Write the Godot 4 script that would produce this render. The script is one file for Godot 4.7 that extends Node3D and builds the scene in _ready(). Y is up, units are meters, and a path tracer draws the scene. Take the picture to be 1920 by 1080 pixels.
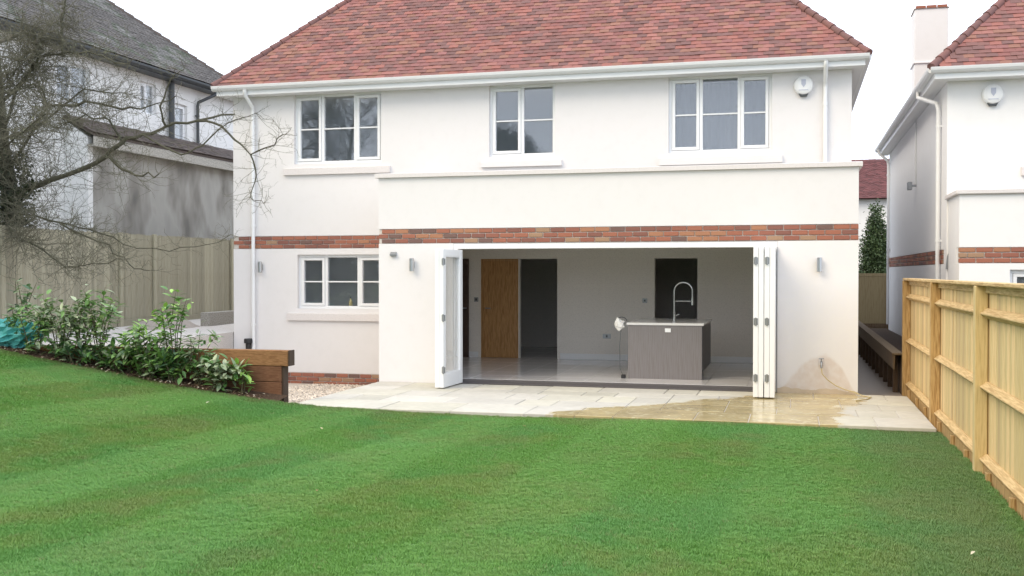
extends Node3D
# Rear of a white rendered house seen across its lawn. x runs along the facade, y is up, z comes towards the camera; the front of the ground floor extension is z = 0.

var rng := RandomNumberGenerator.new()
var taken := {}
var M := {}
var tex := {}


# ---------------------------------------------------------------- mesh builder
class MB:
	var v := PackedVector3Array()
	var n := PackedVector3Array()
	var c := PackedColorArray()
	var uv := PackedVector2Array()
	var colored := false
	var mapped := false
	var col := Color.WHITE

	func vert(p: Vector3, nn: Vector3, t := Vector2.ZERO) -> void:
		v.append(p)
		n.append(nn)
		c.append(col)
		uv.append(t)

	func tri(a: Vector3, b: Vector3, d: Vector3, out: Vector3) -> void:
		var g := (b - a).cross(d - a)
		var nn := g.normalized()
		if g.dot(out) > 0.0:
			vert(a, nn)
			vert(d, nn)
			vert(b, nn)
		else:
			vert(a, -nn)
			vert(b, -nn)
			vert(d, -nn)

	func quad(a: Vector3, b: Vector3, d: Vector3, e: Vector3, out: Vector3) -> void:
		tri(a, b, d, out)
		tri(a, d, e, out)

	func stri(a: Vector3, b: Vector3, d: Vector3, na: Vector3, nb: Vector3, nd: Vector3) -> void:
		if (b - a).cross(d - a).dot(na + nb + nd) > 0.0:
			vert(a, na)
			vert(d, nd)
			vert(b, nb)
		else:
			vert(a, na)
			vert(b, nb)
			vert(d, nd)

	func quad_uv(p: Array, t: Array, out: Vector3) -> void:
		mapped = true
		var order := [0, 1, 2, 0, 2, 3]
		if (p[1] - p[0]).cross(p[2] - p[0]).dot(out) > 0.0:
			order = [0, 2, 1, 0, 3, 2]
		for k in order:
			vert(p[k], out.normalized(), t[k])

	# a box of the given size about the transform's origin, its edges chamfered by bev
	func xbox(t: Transform3D, size: Vector3, bev := 0.0) -> void:
		var h := size / 2.0
		if bev <= 0.0:
			for ax in 3:
				for s in [-1.0, 1.0]:
					var o := Vector3.ZERO
					o[ax] = s
					var p := []
					for k in [[-1, -1], [1, -1], [1, 1], [-1, 1]]:
						var q := Vector3.ZERO
						q[ax] = s * h[ax]
						q[(ax + 1) % 3] = k[0] * h[(ax + 1) % 3]
						q[(ax + 2) % 3] = k[1] * h[(ax + 2) % 3]
						p.append(t * q)
					quad(p[0], p[1], p[2], p[3], t.basis * o)
			return
		var f := func(s: Vector3, ax: int) -> Vector3:
			var q := Vector3.ZERO
			for k in 3:
				q[k] = s[k] * (h[k] if k == ax else h[k] - bev)
			return t * q
		for ax in 3:
			var a1 := (ax + 1) % 3
			var a2 := (ax + 2) % 3
			for s in [-1.0, 1.0]:
				var p := []
				for k in [[-1, -1], [1, -1], [1, 1], [-1, 1]]:
					var sg := Vector3.ZERO
					sg[ax] = s
					sg[a1] = k[0]
					sg[a2] = k[1]
					p.append(f.call(sg, ax))
				var o := Vector3.ZERO
				o[ax] = s
				quad(p[0], p[1], p[2], p[3], t.basis * o)
			for s1 in [-1.0, 1.0]:
				for s2 in [-1.0, 1.0]:
					var lo := Vector3.ZERO
					lo[a1] = s1
					lo[a2] = s2
					var hi := lo
					lo[ax] = -1.0
					hi[ax] = 1.0
					var o := Vector3.ZERO
					o[a1] = s1
					o[a2] = s2
					quad(f.call(lo, a1), f.call(hi, a1), f.call(hi, a2), f.call(lo, a2), t.basis * o)
		for sx in [-1.0, 1.0]:
			for sy in [-1.0, 1.0]:
				for sz in [-1.0, 1.0]:
					var s := Vector3(sx, sy, sz)
					tri(f.call(s, 0), f.call(s, 1), f.call(s, 2), t.basis * s)

	func box(lo: Vector3, hi: Vector3, bev := 0.0) -> MB:
		xbox(Transform3D(Basis(), (lo + hi) / 2.0), hi - lo, bev)
		return self

	func tube(p: Array, r: Array, sides := 8, caps := true) -> MB:
		var ring := []
		var side := Vector3.ZERO
		for i in p.size():
			var d: Vector3 = (p[mini(i + 1, p.size() - 1)] - p[maxi(i - 1, 0)]).normalized()
			if i == 0:
				side = d.cross(Vector3.UP if absf(d.y) < 0.9 else Vector3.RIGHT).normalized()
			else:
				side = (side - d * side.dot(d)).normalized()
			var up := d.cross(side)
			var row := []
			for k in sides:
				var a := TAU * k / sides
				row.append(side * cos(a) + up * sin(a))
			ring.append(row)
		for i in p.size() - 1:
			for k in sides:
				var k2 := (k + 1) % sides
				var a: Vector3 = ring[i][k]
				var b: Vector3 = ring[i][k2]
				var d: Vector3 = ring[i + 1][k2]
				var e: Vector3 = ring[i + 1][k]
				stri(p[i] + a * r[i], p[i] + b * r[i], p[i + 1] + d * r[i + 1], a, b, d)
				stri(p[i] + a * r[i], p[i + 1] + d * r[i + 1], p[i + 1] + e * r[i + 1], a, d, e)
		if caps:
			for i in [0, p.size() - 1]:
				var o: Vector3 = (p[0] - p[1]) if i == 0 else (p[i] - p[i - 1])
				for k in sides:
					tri(p[i], p[i] + ring[i][k] * r[i], p[i] + ring[i][(k + 1) % sides] * r[i], o)
		return self

	# turns a profile of (radius, height) about the transform's y axis
	func lathe(t: Transform3D, prof: Array, sides := 16) -> MB:
		for i in prof.size() - 1:
			var e: Vector2 = prof[i + 1] - prof[i]
			var nn := Vector2(e.y, -e.x).normalized()
			for k in sides:
				var a := TAU * k / sides
				var b := TAU * (k + 1) / sides
				var da := Vector3(cos(a), 0, sin(a))
				var db := Vector3(cos(b), 0, sin(b))
				var p0: Vector3 = t * (da * prof[i].x + Vector3.UP * prof[i].y)
				var p1: Vector3 = t * (db * prof[i].x + Vector3.UP * prof[i].y)
				var p2: Vector3 = t * (db * prof[i + 1].x + Vector3.UP * prof[i + 1].y)
				var p3: Vector3 = t * (da * prof[i + 1].x + Vector3.UP * prof[i + 1].y)
				var na: Vector3 = (t.basis * (da * nn.x + Vector3.UP * nn.y)).normalized()
				var nb: Vector3 = (t.basis * (db * nn.x + Vector3.UP * nn.y)).normalized()
				if prof[i].x > 1e-5:
					stri(p0, p1, p2, na, nb, nb)
				if prof[i + 1].x > 1e-5:
					stri(p0, p2, p3, na, nb, na)
		return self

	# a profile (in the plane across d) pushed from a to b
	func extrude(prof: Array, a: Vector3, b: Vector3, ex: Vector3, ey: Vector3) -> MB:
		var mid := Vector2.ZERO
		for q in prof:
			mid += q / prof.size()
		for i in prof.size():
			var q: Vector2 = prof[i]
			var w: Vector2 = prof[(i + 1) % prof.size()]
			var o: Vector2 = (w - q).orthogonal()
			if o.dot((q + w) / 2.0 - mid) < 0.0:
				o = -o
			quad(a + ex * q.x + ey * q.y, b + ex * q.x + ey * q.y, b + ex * w.x + ey * w.y, a + ex * w.x + ey * w.y, ex * o.x + ey * o.y)
		for i in range(1, prof.size() - 1):
			for e in [[a, a - b], [b, b - a]]:
				tri(e[0] + ex * prof[0].x + ey * prof[0].y, e[0] + ex * prof[i].x + ey * prof[i].y, e[0] + ex * prof[i + 1].x + ey * prof[i + 1].y, e[1])
		return self

	func mesh() -> ArrayMesh:
		var a := []
		a.resize(Mesh.ARRAY_MAX)
		a[Mesh.ARRAY_VERTEX] = v
		a[Mesh.ARRAY_NORMAL] = n
		if colored:
			a[Mesh.ARRAY_COLOR] = c
		if mapped:
			a[Mesh.ARRAY_TEX_UV] = uv
		var m := ArrayMesh.new()
		m.add_surface_from_arrays(Mesh.PRIMITIVE_TRIANGLES, a)
		return m


# ---------------------------------------------------------------- naming
func numbered(called: String) -> String:
	taken[called] = taken.get(called, -1) + 1
	return called if taken[called] == 0 else "%s_%03d" % [called, taken[called]]


func put(o: Node3D, called: String, parent: Node) -> void:
	o.name = numbered(called) if parent == self else called
	if parent != self:
		var key := "%d/%s" % [parent.get_instance_id(), called]
		taken[key] = taken.get(key, -1) + 1
		if taken[key] > 0:
			o.name = "%s_%03d" % [called, taken[key]]
	parent.add_child(o, true)


func obj(called: String, mb: Variant, m: Material, parent: Node = self, at := Transform3D()) -> MeshInstance3D:
	var o := MeshInstance3D.new()
	o.mesh = mb if mb is Mesh else mb.mesh()
	o.material_override = m
	o.transform = at
	put(o, called, parent)
	return o


func thing(called: String, label: String, category: String, at := Vector3.ZERO, group := "") -> Node3D:
	var o := Node3D.new()
	o.position = at
	put(o, called, self)
	return tag(o, label, category, group)


func part(called: String, parent: Node, at := Transform3D()) -> Node3D:
	var o := Node3D.new()
	o.transform = at
	put(o, called, parent)
	return o


func tag(o: Node3D, label: String, category: String, group := "") -> Node3D:
	o.set_meta("label", label)
	o.set_meta("category", category)
	if group:
		o.set_meta("group", group)
	return o


func kind(o: Node3D, k: String) -> Node3D:
	o.set_meta("kind", k)
	return o


func scatter(called: String, mesh: Mesh, m: Material, where: Array, tints: Array, parent: Node = self) -> MultiMeshInstance3D:
	var mm := MultiMesh.new()
	mm.transform_format = MultiMesh.TRANSFORM_3D
	mm.use_colors = tints.size() > 0
	mm.mesh = mesh
	mm.instance_count = where.size()
	for i in where.size():
		mm.set_instance_transform(i, where[i])
		if tints.size():
			mm.set_instance_color(i, tints[i])
	var o := MultiMeshInstance3D.new()
	o.multimesh = mm
	o.material_override = m
	put(o, called, parent)
	o.set_meta("kind", "stuff")
	return o


# ---------------------------------------------------------------- materials
func noise_tex(called: String, sd: int, freq: float, stops: Array, octaves := 4, size := 512) -> Texture2D:
	if tex.has(called):
		return tex[called]
	var f := FastNoiseLite.new()
	f.seed = sd
	f.frequency = freq
	f.fractal_octaves = octaves
	var t := NoiseTexture2D.new()
	t.width = size
	t.height = size
	t.seamless = true
	t.noise = f
	if stops.size():
		var g := Gradient.new()
		var off := PackedFloat32Array()
		var cs := PackedColorArray()
		for i in stops.size():
			off.append(float(i) / (stops.size() - 1))
			cs.append(stops[i])
		g.offsets = off
		g.colors = cs
		t.color_ramp = g
	tex[called] = t
	return t


func lin(r: float, g: float, b: float) -> Color:
	return Color(r, g, b).linear_to_srgb()


func mat(called: String, c: Color, rough := 0.8, grain := "", scale := Vector3.ONE, metal := 0.0) -> StandardMaterial3D:
	if M.has(called):
		return M[called]
	var m := StandardMaterial3D.new()
	m.resource_name = called
	m.albedo_color = c
	m.roughness = rough
	m.metallic = metal
	if grain:
		m.albedo_texture = tex[grain]
		m.uv1_triplanar = true
		m.uv1_world_triplanar = true
		m.uv1_scale = scale
	M[called] = m
	return m


func make_materials() -> void:
	var W := Color.WHITE
	noise_tex("fine", 5, 0.06, [Color(0.9, 0.9, 0.9), W, Color(0.93, 0.93, 0.93)], 5)
	noise_tex("speckle", 7, 0.04, [Color(0.62, 0.6, 0.58), Color(0.86, 0.86, 0.86), W, Color(0.78, 0.77, 0.76)], 6)
	noise_tex("wood", 9, 0.02, [Color(0.66, 0.6, 0.52), Color(0.88, 0.85, 0.8), W, Color(0.8, 0.75, 0.68), Color(0.95, 0.93, 0.9)], 5)
	noise_tex("grain", 19, 0.02, [Color(0.86, 0.83, 0.78), Color(0.95, 0.94, 0.92), W, Color(0.93, 0.91, 0.88)], 5)
	noise_tex("stains", 11, 0.008, [Color(0.55, 0.55, 0.55), Color(0.8, 0.79, 0.78), W, Color(0.92, 0.92, 0.92)], 4)
	noise_tex("render", 13, 0.008, [Color(0.985, 0.985, 0.984), Color(0.995, 0.995, 0.994), W, Color(0.99, 0.99, 0.988)], 7, 1024)
	noise_tex("soil", 15, 0.03, [Color(0.25, 0.2, 0.15), Color(0.6, 0.5, 0.4), Color(0.9, 0.8, 0.7), W], 6)
	mat("render", lin(0.785, 0.762, 0.757), 0.92, "render", Vector3.ONE * 0.45)
	mat("render_right", lin(0.85, 0.84, 0.835), 0.92, "render", Vector3.ONE * 0.4)
	mat("render_left", lin(0.83, 0.82, 0.8), 0.92, "render", Vector3.ONE * 0.4)
	mat("plastic", lin(0.84, 0.845, 0.85), 0.32)
	mat("gutter", lin(0.74, 0.745, 0.75), 0.4)
	mat("stone", lin(0.76, 0.715, 0.7), 0.85, "fine", Vector3.ONE * 1.2)
	mat("mortar", lin(0.74, 0.68, 0.62), 0.95, "speckle", Vector3.ONE * 4.0)
	mat("paint", lin(0.87, 0.82, 0.755), 0.9, "fine", Vector3.ONE)
	mat("ceiling", lin(0.85, 0.85, 0.84), 0.9, "fine", Vector3.ONE)
	mat("rim", lin(0.35, 0.36, 0.37), 0.4, "", Vector3.ONE, 0.8)
	mat("steel", lin(0.55, 0.56, 0.57), 0.28, "", Vector3.ONE, 1.0)
	mat("dark", lin(0.02, 0.02, 0.022), 0.5)
	mat("track", lin(0.1, 0.09, 0.09), 0.45, "fine", Vector3.ONE * 3.0)
	mat("oak", lin(0.52, 0.29, 0.115), 0.5, "wood", Vector3(3, 0.2, 3))
	mat("brown_door", lin(0.07, 0.04, 0.03), 0.5, "wood", Vector3(9, 0.7, 9))
	mat("island", lin(0.2, 0.186, 0.19), 0.45, "grain", Vector3(4.5, 0.16, 4.5))
	mat("worktop", lin(0.75, 0.74, 0.73), 0.18, "fine", Vector3.ONE * 3.0)
	mat("dark_unit", lin(0.05, 0.045, 0.045), 0.35)
	mat("tread", lin(0.78, 0.75, 0.735), 0.06, "fine", Vector3.ONE * 1.5)
	mat("grout", lin(0.3, 0.29, 0.28), 0.8)
	for k in 5:
		var f := [0.98, 0.86, 1.06, 0.93, 0.76][k] as float
		mat("fence%d" % k, lin(0.78 * f, 0.6 * f * [1.0, 1.02, 0.98, 1.0, 0.96][k], 0.31 * f), 0.8, "grain", Vector3(4, 0.3, 4))
	for k in 4:
		var f := [1.0, 0.85, 1.12, 0.93][k] as float
		mat("old_fence%d" % k, lin(0.375 * f, 0.35 * f, 0.262 * f), 0.9, "grain", Vector3(4, 0.25, 4))
	mat("fence_post", lin(0.56, 0.38, 0.17), 0.8, "wood", Vector3(3, 0.2, 3))
	mat("fence_rail", lin(0.7, 0.52, 0.27), 0.8, "wood", Vector3(3, 3, 0.15))
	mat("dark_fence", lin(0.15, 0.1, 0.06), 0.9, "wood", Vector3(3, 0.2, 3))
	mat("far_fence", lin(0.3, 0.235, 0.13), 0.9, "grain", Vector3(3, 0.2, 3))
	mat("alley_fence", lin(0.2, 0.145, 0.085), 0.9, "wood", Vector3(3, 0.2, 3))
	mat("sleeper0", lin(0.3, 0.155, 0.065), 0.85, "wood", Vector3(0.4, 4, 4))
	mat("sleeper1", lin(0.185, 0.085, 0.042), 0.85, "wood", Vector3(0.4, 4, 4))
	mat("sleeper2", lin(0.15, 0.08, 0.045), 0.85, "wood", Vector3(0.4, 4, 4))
	mat("sleeper_end", lin(0.07, 0.045, 0.03), 0.9, "speckle", Vector3.ONE * 8.0)
	mat("soil", lin(0.1, 0.07, 0.045), 1.0, "soil", Vector3.ONE * 2.0)
	mat("ground", lin(0.1, 0.12, 0.05), 1.0, "soil", Vector3.ONE * 0.2)
	mat("turf", lin(0.1, 0.2, 0.05), 1.0, "fine", Vector3.ONE * 3.0)
	mat("gravel", lin(0.72, 0.63, 0.53), 0.95, "speckle", Vector3.ONE * 5.0)
	mat("terrace", lin(0.74, 0.69, 0.65), 0.95, "speckle", Vector3.ONE * 3.0)
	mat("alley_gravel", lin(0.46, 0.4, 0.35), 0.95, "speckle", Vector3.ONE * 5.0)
	mat("concrete", lin(0.42, 0.4, 0.36), 0.9, "speckle", Vector3.ONE * 1.5)
	mat("grey_wall", lin(0.41, 0.392, 0.355), 0.95, "stains", Vector3(0.2, 0.1, 0.2))
	mat("lean_tile", lin(0.13, 0.1, 0.085), 0.9, "speckle", Vector3.ONE * 2.0)
	mat("fascia", lin(0.5, 0.47, 0.41), 0.8, "speckle", Vector3.ONE * 1.0)
	mat("black_pipe", lin(0.06, 0.065, 0.07), 0.5)
	mat("bark", lin(0.095, 0.09, 0.06), 0.95, "speckle", Vector3.ONE * 6.0)
	mat("twig", lin(0.15, 0.142, 0.1), 0.95)
	mat("pale_bark", lin(0.3, 0.28, 0.24), 0.95, "speckle", Vector3.ONE * 6.0)
	mat("stem", lin(0.1, 0.09, 0.045), 0.9)
	var leafy := {"leaf0": [0.081, 0.175, 0.050], "leaf1": [0.138, 0.250, 0.069], "leaf2": [0.194, 0.250, 0.156], "leaf3": [0.325, 0.375, 0.250], "leaf4": [0.275, 0.450, 0.100], "leaf5": [0.056, 0.112, 0.056]}
	for k in leafy:
		var q: Array = leafy[k]
		var m := mat(k, lin(q[0] * 1.2, q[1] * 1.18, q[2] * 1.1), 0.48)
		m.backlight_enabled = true
		m.backlight = Color(0.3, 0.4, 0.1)
	var lm := mat("leaf_mass", W, 0.48)
	lm.vertex_color_use_as_albedo = true
	lm.backlight_enabled = true
	lm.backlight = Color(0.3, 0.4, 0.1)
	var g := mat("grass", W, 0.6)
	g.vertex_color_use_as_albedo = true
	g.backlight_enabled = true
	g.backlight = Color(0.45, 0.5, 0.3)
	var fo := mat("foliage", W, 0.6)
	fo.vertex_color_use_as_albedo = true
	var rt := mat("roof_any", W, 0.85, "speckle", Vector3.ONE * 5.0)
	rt.vertex_color_use_as_albedo = true
	mat("roof_under", lin(0.1, 0.045, 0.04), 0.9)
	for k in 8:
		var q: Color = tile_tint(k)
		mat("tile%d" % k, lin(q.r, q.g, q.b), 0.85, "speckle", Vector3.ONE * 5.0)
	var bricks := [[0.43, 0.165, 0.105], [0.37, 0.145, 0.1], [0.29, 0.125, 0.095], [0.48, 0.225, 0.13], [0.22, 0.13, 0.11], [0.44, 0.27, 0.17]]
	for k in bricks.size():
		mat("brick%d" % k, lin(bricks[k][0], bricks[k][1], bricks[k][2]), 0.9, "speckle", Vector3.ONE * 9.0)
	mat("teal", lin(0.1, 0.42, 0.4), 0.35)
	mat("bag", lin(0.8, 0.79, 0.76), 0.5)
	mat("emblem", lin(0.5, 0.52, 0.62), 0.5)
	mat("hose", lin(0.55, 0.45, 0.22), 0.5)
	mat("bottle", lin(0.5, 0.4, 0.12), 0.3)
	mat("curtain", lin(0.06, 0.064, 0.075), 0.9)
	mat("moss", lin(0.05, 0.07, 0.02), 1.0)
	var p := mat("pane", Color(0.75, 0.85, 0.95, 0.02), 0.015)
	p.transparency = BaseMaterial3D.TRANSPARENCY_ALPHA


func tile_tint(k: int) -> Color:
	return [Color(0.319, 0.123, 0.105), Color(0.286, 0.116, 0.103), Color(0.358, 0.141, 0.115), Color(0.252, 0.118, 0.104), Color(0.325, 0.157, 0.116), Color(0.218, 0.112, 0.103), Color(0.308, 0.132, 0.123), Color(0.375, 0.162, 0.138)][k]


# ---------------------------------------------------------------- building elements
# a wall in the plane of u and y with its outer face at the origin of the frame; holes are [u0, u1, y0, y1]
func wall_grid(fr: Transform3D, u0: float, u1: float, y0: float, y1: float, thick: float, holes: Array) -> MB:
	var mb := MB.new()
	var us := [u0, u1]
	var ys := [y0, y1]
	for h in holes:
		for a in [h[0], h[1]]:
			if a > u0 and a < u1 and not us.has(a):
				us.append(a)
		for a in [h[2], h[3]]:
			if a > y0 and a < y1 and not ys.has(a):
				ys.append(a)
	us.sort()
	ys.sort()
	var solid := func(i: int, j: int) -> bool:
		if i < 0 or j < 0 or i >= us.size() - 1 or j >= ys.size() - 1:
			return false
		var cu: float = (us[i] + us[i + 1]) / 2.0
		var cy: float = (ys[j] + ys[j + 1]) / 2.0
		for h in holes:
			if cu > h[0] and cu < h[1] and cy > h[2] and cy < h[3]:
				return false
		return true
	for i in us.size() - 1:
		for j in ys.size() - 1:
			if not solid.call(i, j):
				continue
			var a := Vector3(us[i], ys[j], 0)
			var b := Vector3(us[i + 1], ys[j], 0)
			var c := Vector3(us[i + 1], ys[j + 1], 0)
			var d := Vector3(us[i], ys[j + 1], 0)
			var k := Vector3(0, 0, -thick)
			mb.quad(fr * a, fr * b, fr * c, fr * d, fr.basis.z)
			mb.quad(fr * (a + k), fr * (b + k), fr * (c + k), fr * (d + k), -fr.basis.z)
			if not solid.call(i - 1, j):
				mb.quad(fr * a, fr * d, fr * (d + k), fr * (a + k), -fr.basis.x)
			if not solid.call(i + 1, j):
				mb.quad(fr * b, fr * c, fr * (c + k), fr * (b + k), fr.basis.x)
			if not solid.call(i, j - 1):
				mb.quad(fr * a, fr * b, fr * (b + k), fr * (a + k), -fr.basis.y)
			if not solid.call(i, j + 1):
				mb.quad(fr * d, fr * c, fr * (c + k), fr * (d + k), fr.basis.y)
	return mb


func facing(x: float, y: float, z: float, turn := 0.0) -> Transform3D:
	return Transform3D(Basis(Vector3.UP, turn), Vector3(x, y, z))


var brick_meshes := []


# three courses of stretcher bond along the frame's x axis, with the mortar bed set back
func brick_band(parent: Node, fr: Transform3D, length: float, y0: float, shift := 0.0) -> void:
	if brick_meshes.is_empty():
		for k in 4:
			var mb := MB.new()
			mb.xbox(Transform3D(), Vector3(0.212, 0.062, 0.1), 0.003 + 0.001 * k)
			brick_meshes.append(mb.mesh())
		for w in [0.1, 0.15, 0.05]:
			var mb := MB.new()
			mb.xbox(Transform3D(), Vector3(w, 0.065, 0.1), 0.004)
			brick_meshes.append(mb.mesh())
	var mb2 := MB.new()
	mb2.xbox(fr * Transform3D(Basis(), Vector3(length / 2.0, y0 + 0.1125, -0.066)), Vector3(length - 0.004, 0.223, 0.105))
	obj("mortar", mb2, M.mortar, parent)
	for row in 3:
		var u := -0.1125 if row % 2 == 1 else 0.0
		u += shift
		while u < length - 0.03:
			var a := maxf(u, 0.0)
			var b := minf(u + 0.215, length)
			u += 0.225
			if b - a < 0.03:
				continue
			var me: Mesh = brick_meshes[rng.randi() % 4]
			var sc := (b - a) / 0.215
			var t := fr * Transform3D(Basis().scaled(Vector3(sc, 1, 1)), Vector3((a + b) / 2.0, y0 + 0.0375 + 0.075 * row, -0.05 + rng.randf_range(0.0, 0.008)))
			var pick := rng.randf()
			var k := 0 if pick < 0.28 else 1 if pick < 0.5 else 2 if pick < 0.66 else 3 if pick < 0.8 else 4 if pick < 0.92 else 5
			obj("brick", me, M["brick%d" % k], parent, t)


# lights: [width, opens]; the frame lies in the plane of the wall, set back from its face
func window_unit(parent: Node, fr: Transform3D, w: float, h: float, lights: Array, rebate := 0.07, bars := true) -> Node3D:
	var node := part("window", parent, fr * Transform3D(Basis(), Vector3(0, 0, -rebate)))
	var e := 0.05
	var d := 0.07
	var f := MB.new()
	f.box(Vector3(0, 0, -d), Vector3(w, e, 0), 0.004)
	f.box(Vector3(0, h - e, -d), Vector3(w, h, 0), 0.004)
	f.box(Vector3(0, e, -d), Vector3(e, h - e, 0), 0.004)
	f.box(Vector3(w - e, e, -d), Vector3(w, h - e, 0), 0.004)
	f.box(Vector3(-0.03, -0.035, -d), Vector3(w + 0.03, -0.001, 0.045), 0.006)
	var x := e
	var inner := w - 2.0 * e - 0.05 * (lights.size() - 1)
	for i in lights.size():
		var lw: float = inner * lights[i][0]
		var lo := Vector3(x, e, 0)
		var hi := Vector3(x + lw, h - e, 0)
		if lights[i][1]:
			var c := MB.new()
			var g := 0.052
			c.box(Vector3(lo.x + 0.003, lo.y + 0.003, -0.05), Vector3(hi.x - 0.003, lo.y + g, 0.014), 0.004)
			c.box(Vector3(lo.x + 0.003, hi.y - g, -0.05), Vector3(hi.x - 0.003, hi.y - 0.003, 0.014), 0.004)
			c.box(Vector3(lo.x + 0.003, lo.y + g, -0.05), Vector3(lo.x + g, hi.y - g, 0.014), 0.004)
			c.box(Vector3(hi.x - g, lo.y + g, -0.05), Vector3(hi.x - 0.003, hi.y - g, 0.014), 0.004)
			obj("sash", c, M.plastic, node)
			lo += Vector3(g, g, 0)
			hi -= Vector3(g, g, 0)
		var my := (e + h - e) / 2.0
		var p := MB.new()
		# a sealed unit: two sheets a little out of true
		for s in [-0.022, -0.04]:
			var t := Transform3D(Basis(Vector3.UP, rng.randf_range(-0.002, 0.002)) * Basis(Vector3.RIGHT, rng.randf_range(-0.003, 0.003)), Vector3((lo.x + hi.x) / 2.0, (lo.y + hi.y) / 2.0, s))
			p.xbox(t, Vector3(hi.x - lo.x - 0.001, hi.y - lo.y - 0.001, 0.004))
		obj("pane", p, M.pane, node)
		if bars:
			var b := MB.new()
			b.box(Vector3(lo.x, my - 0.012, -0.017), Vector3(hi.x, my + 0.012, -0.003), 0.003)
			obj("glazing_bar", b, M.plastic, node)
		x += lw
		if i < lights.size() - 1:
			f.box(Vector3(x, e, -d), Vector3(x + 0.05, h - e, 0), 0.004)
			x += 0.05
	obj("frame", f, M.plastic, node)
	return node


var tile_mesh: Mesh


func tile_place(fr: Transform3D, u: float, s: float) -> Transform3D:
	var b := Basis(Vector3.RIGHT, -0.095 + rng.randf_range(-0.02, 0.02)) * Basis(Vector3.BACK, rng.randf_range(-0.012, 0.012))
	return fr * Transform3D(b, Vector3(u, s + rng.randf_range(-0.003, 0.003), 0.022 + rng.randf_range(-0.004, 0.004)))


# plain tiles on a slope: the frame's x runs along the eave, y up the slope, z off it. left and right give the ends of each course at slope distance s.
func tile_slope(parent: Node, fr: Transform3D, rows: int, left: Callable, right: Callable, own: Callable, gauge := 0.1, width := 0.165) -> void:
	if tile_mesh == null:
		var mb := MB.new()
		# slightly cambered: two flat halves
		for s in [-1.0, 1.0]:
			var t := Transform3D(Basis(Vector3.UP, s * 0.035), Vector3(s * 0.0405, 0.1, 0))
			mb.xbox(t, Vector3(0.082, 0.2, 0.015))
		tile_mesh = mb.mesh()
	var where := []
	var tints := []
	var f := FastNoiseLite.new()
	f.seed = 4
	f.frequency = 0.9
	for r in rows:
		var s := r * gauge
		var a: float = left.call(s)
		var b: float = right.call(s)
		var u := floorf(a / width) * width + (width * 0.5 if r % 2 else 0.0)
		while u < b - 0.04:
			if u < a + 0.04:
				u += width
				continue
			var t := tile_place(fr, u, s)
			var k := int(clampf((f.get_noise_2d(u * 1.2, s * 2.5) * 0.5 + 0.5) * 5.0 + rng.randf_range(-0.5, 5.0), 0, 7.99)) % 8
			if own.call(u, s):
				obj("roof_tile", tile_mesh, M["tile%d" % k], parent, t)
			else:
				var q: Color = tile_tint(k) * rng.randf_range(0.85, 1.12)
				where.append(t)
				tints.append(q)
			u += width
	if where.size():
		scatter("roof_tile_field", tile_mesh, M.roof_any, where, tints, parent)


func hip_roof(parent: Node, x0: float, x1: float, z0: float, z1: float, y: float, t: float, m: Material) -> void:
	# x0..x1 and z0 (near) .. z1 (far) are the eaves
	var half := minf(x1 - x0, z0 - z1) / 2.0
	var top := y + half * t
	var a := Vector3(x0, y, z0)
	var b := Vector3(x1, y, z0)
	var c := Vector3(x1, y, z1)
	var d := Vector3(x0, y, z1)
	var p: Vector3
	var q: Vector3
	if x1 - x0 > z0 - z1:
		p = Vector3(x0 + half, top, z0 - half)
		q = Vector3(x1 - half, top, z0 - half)
		var mb := MB.new()
		mb.quad(a, b, q, p, Vector3(0, 1, 1))
		mb.quad(d, c, q, p, Vector3(0, 1, -1))
		mb.tri(a, d, p, Vector3(-1, 1, 0))
		mb.tri(b, c, q, Vector3(1, 1, 0))
		mb.quad(a, b, c, d, Vector3.DOWN)
		obj("roof", mb, m, parent)
	else:
		p = Vector3(x0 + half, top, z0 - half)
		q = Vector3(x0 + half, top, z1 + half)
		var mb := MB.new()
		mb.quad(a, p, q, d, Vector3(-1, 1, 0))
		mb.quad(b, p, q, c, Vector3(1, 1, 0))
		mb.tri(a, b, p, Vector3(0, 1, 1))
		mb.tri(d, c, q, Vector3(0, 1, -1))
		mb.quad(a, b, c, d, Vector3.DOWN)
		obj("roof", mb, m, parent)


func hip_tiles(parent: Node, a: Vector3, b: Vector3, count: int) -> void:
	var mb := MB.new()
	mb.tube([Vector3(0, 0, 0), Vector3(0, 0, -0.28)], [0.075, 0.055], 8, true)
	var me := mb.mesh()
	var d := (b - a).normalized()
	var bs := Basis.looking_at(d)
	for i in count:
		obj("hip_tile", me, M["tile%d" % [5, 3, 5, 3][rng.randi() % 4]], parent, Transform3D(bs, a + d * 0.225 * i + Vector3.DOWN * 0.03))


# eaves gutter along a to b, out is away from the house
func gutter(parent: Node, a: Vector3, b: Vector3, out: Vector3, m: Material) -> void:
	var prof := [Vector2(0, 0.085), Vector2(0.1, 0.085), Vector2(0.1, 0.075), Vector2(0.093, 0.04), Vector2(0.07, 0.012), Vector2(0.035, 0.0), Vector2(0.0, 0.0)]
	obj("gutter", MB.new().extrude(prof, a, b, out, Vector3.UP), m, parent)


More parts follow.
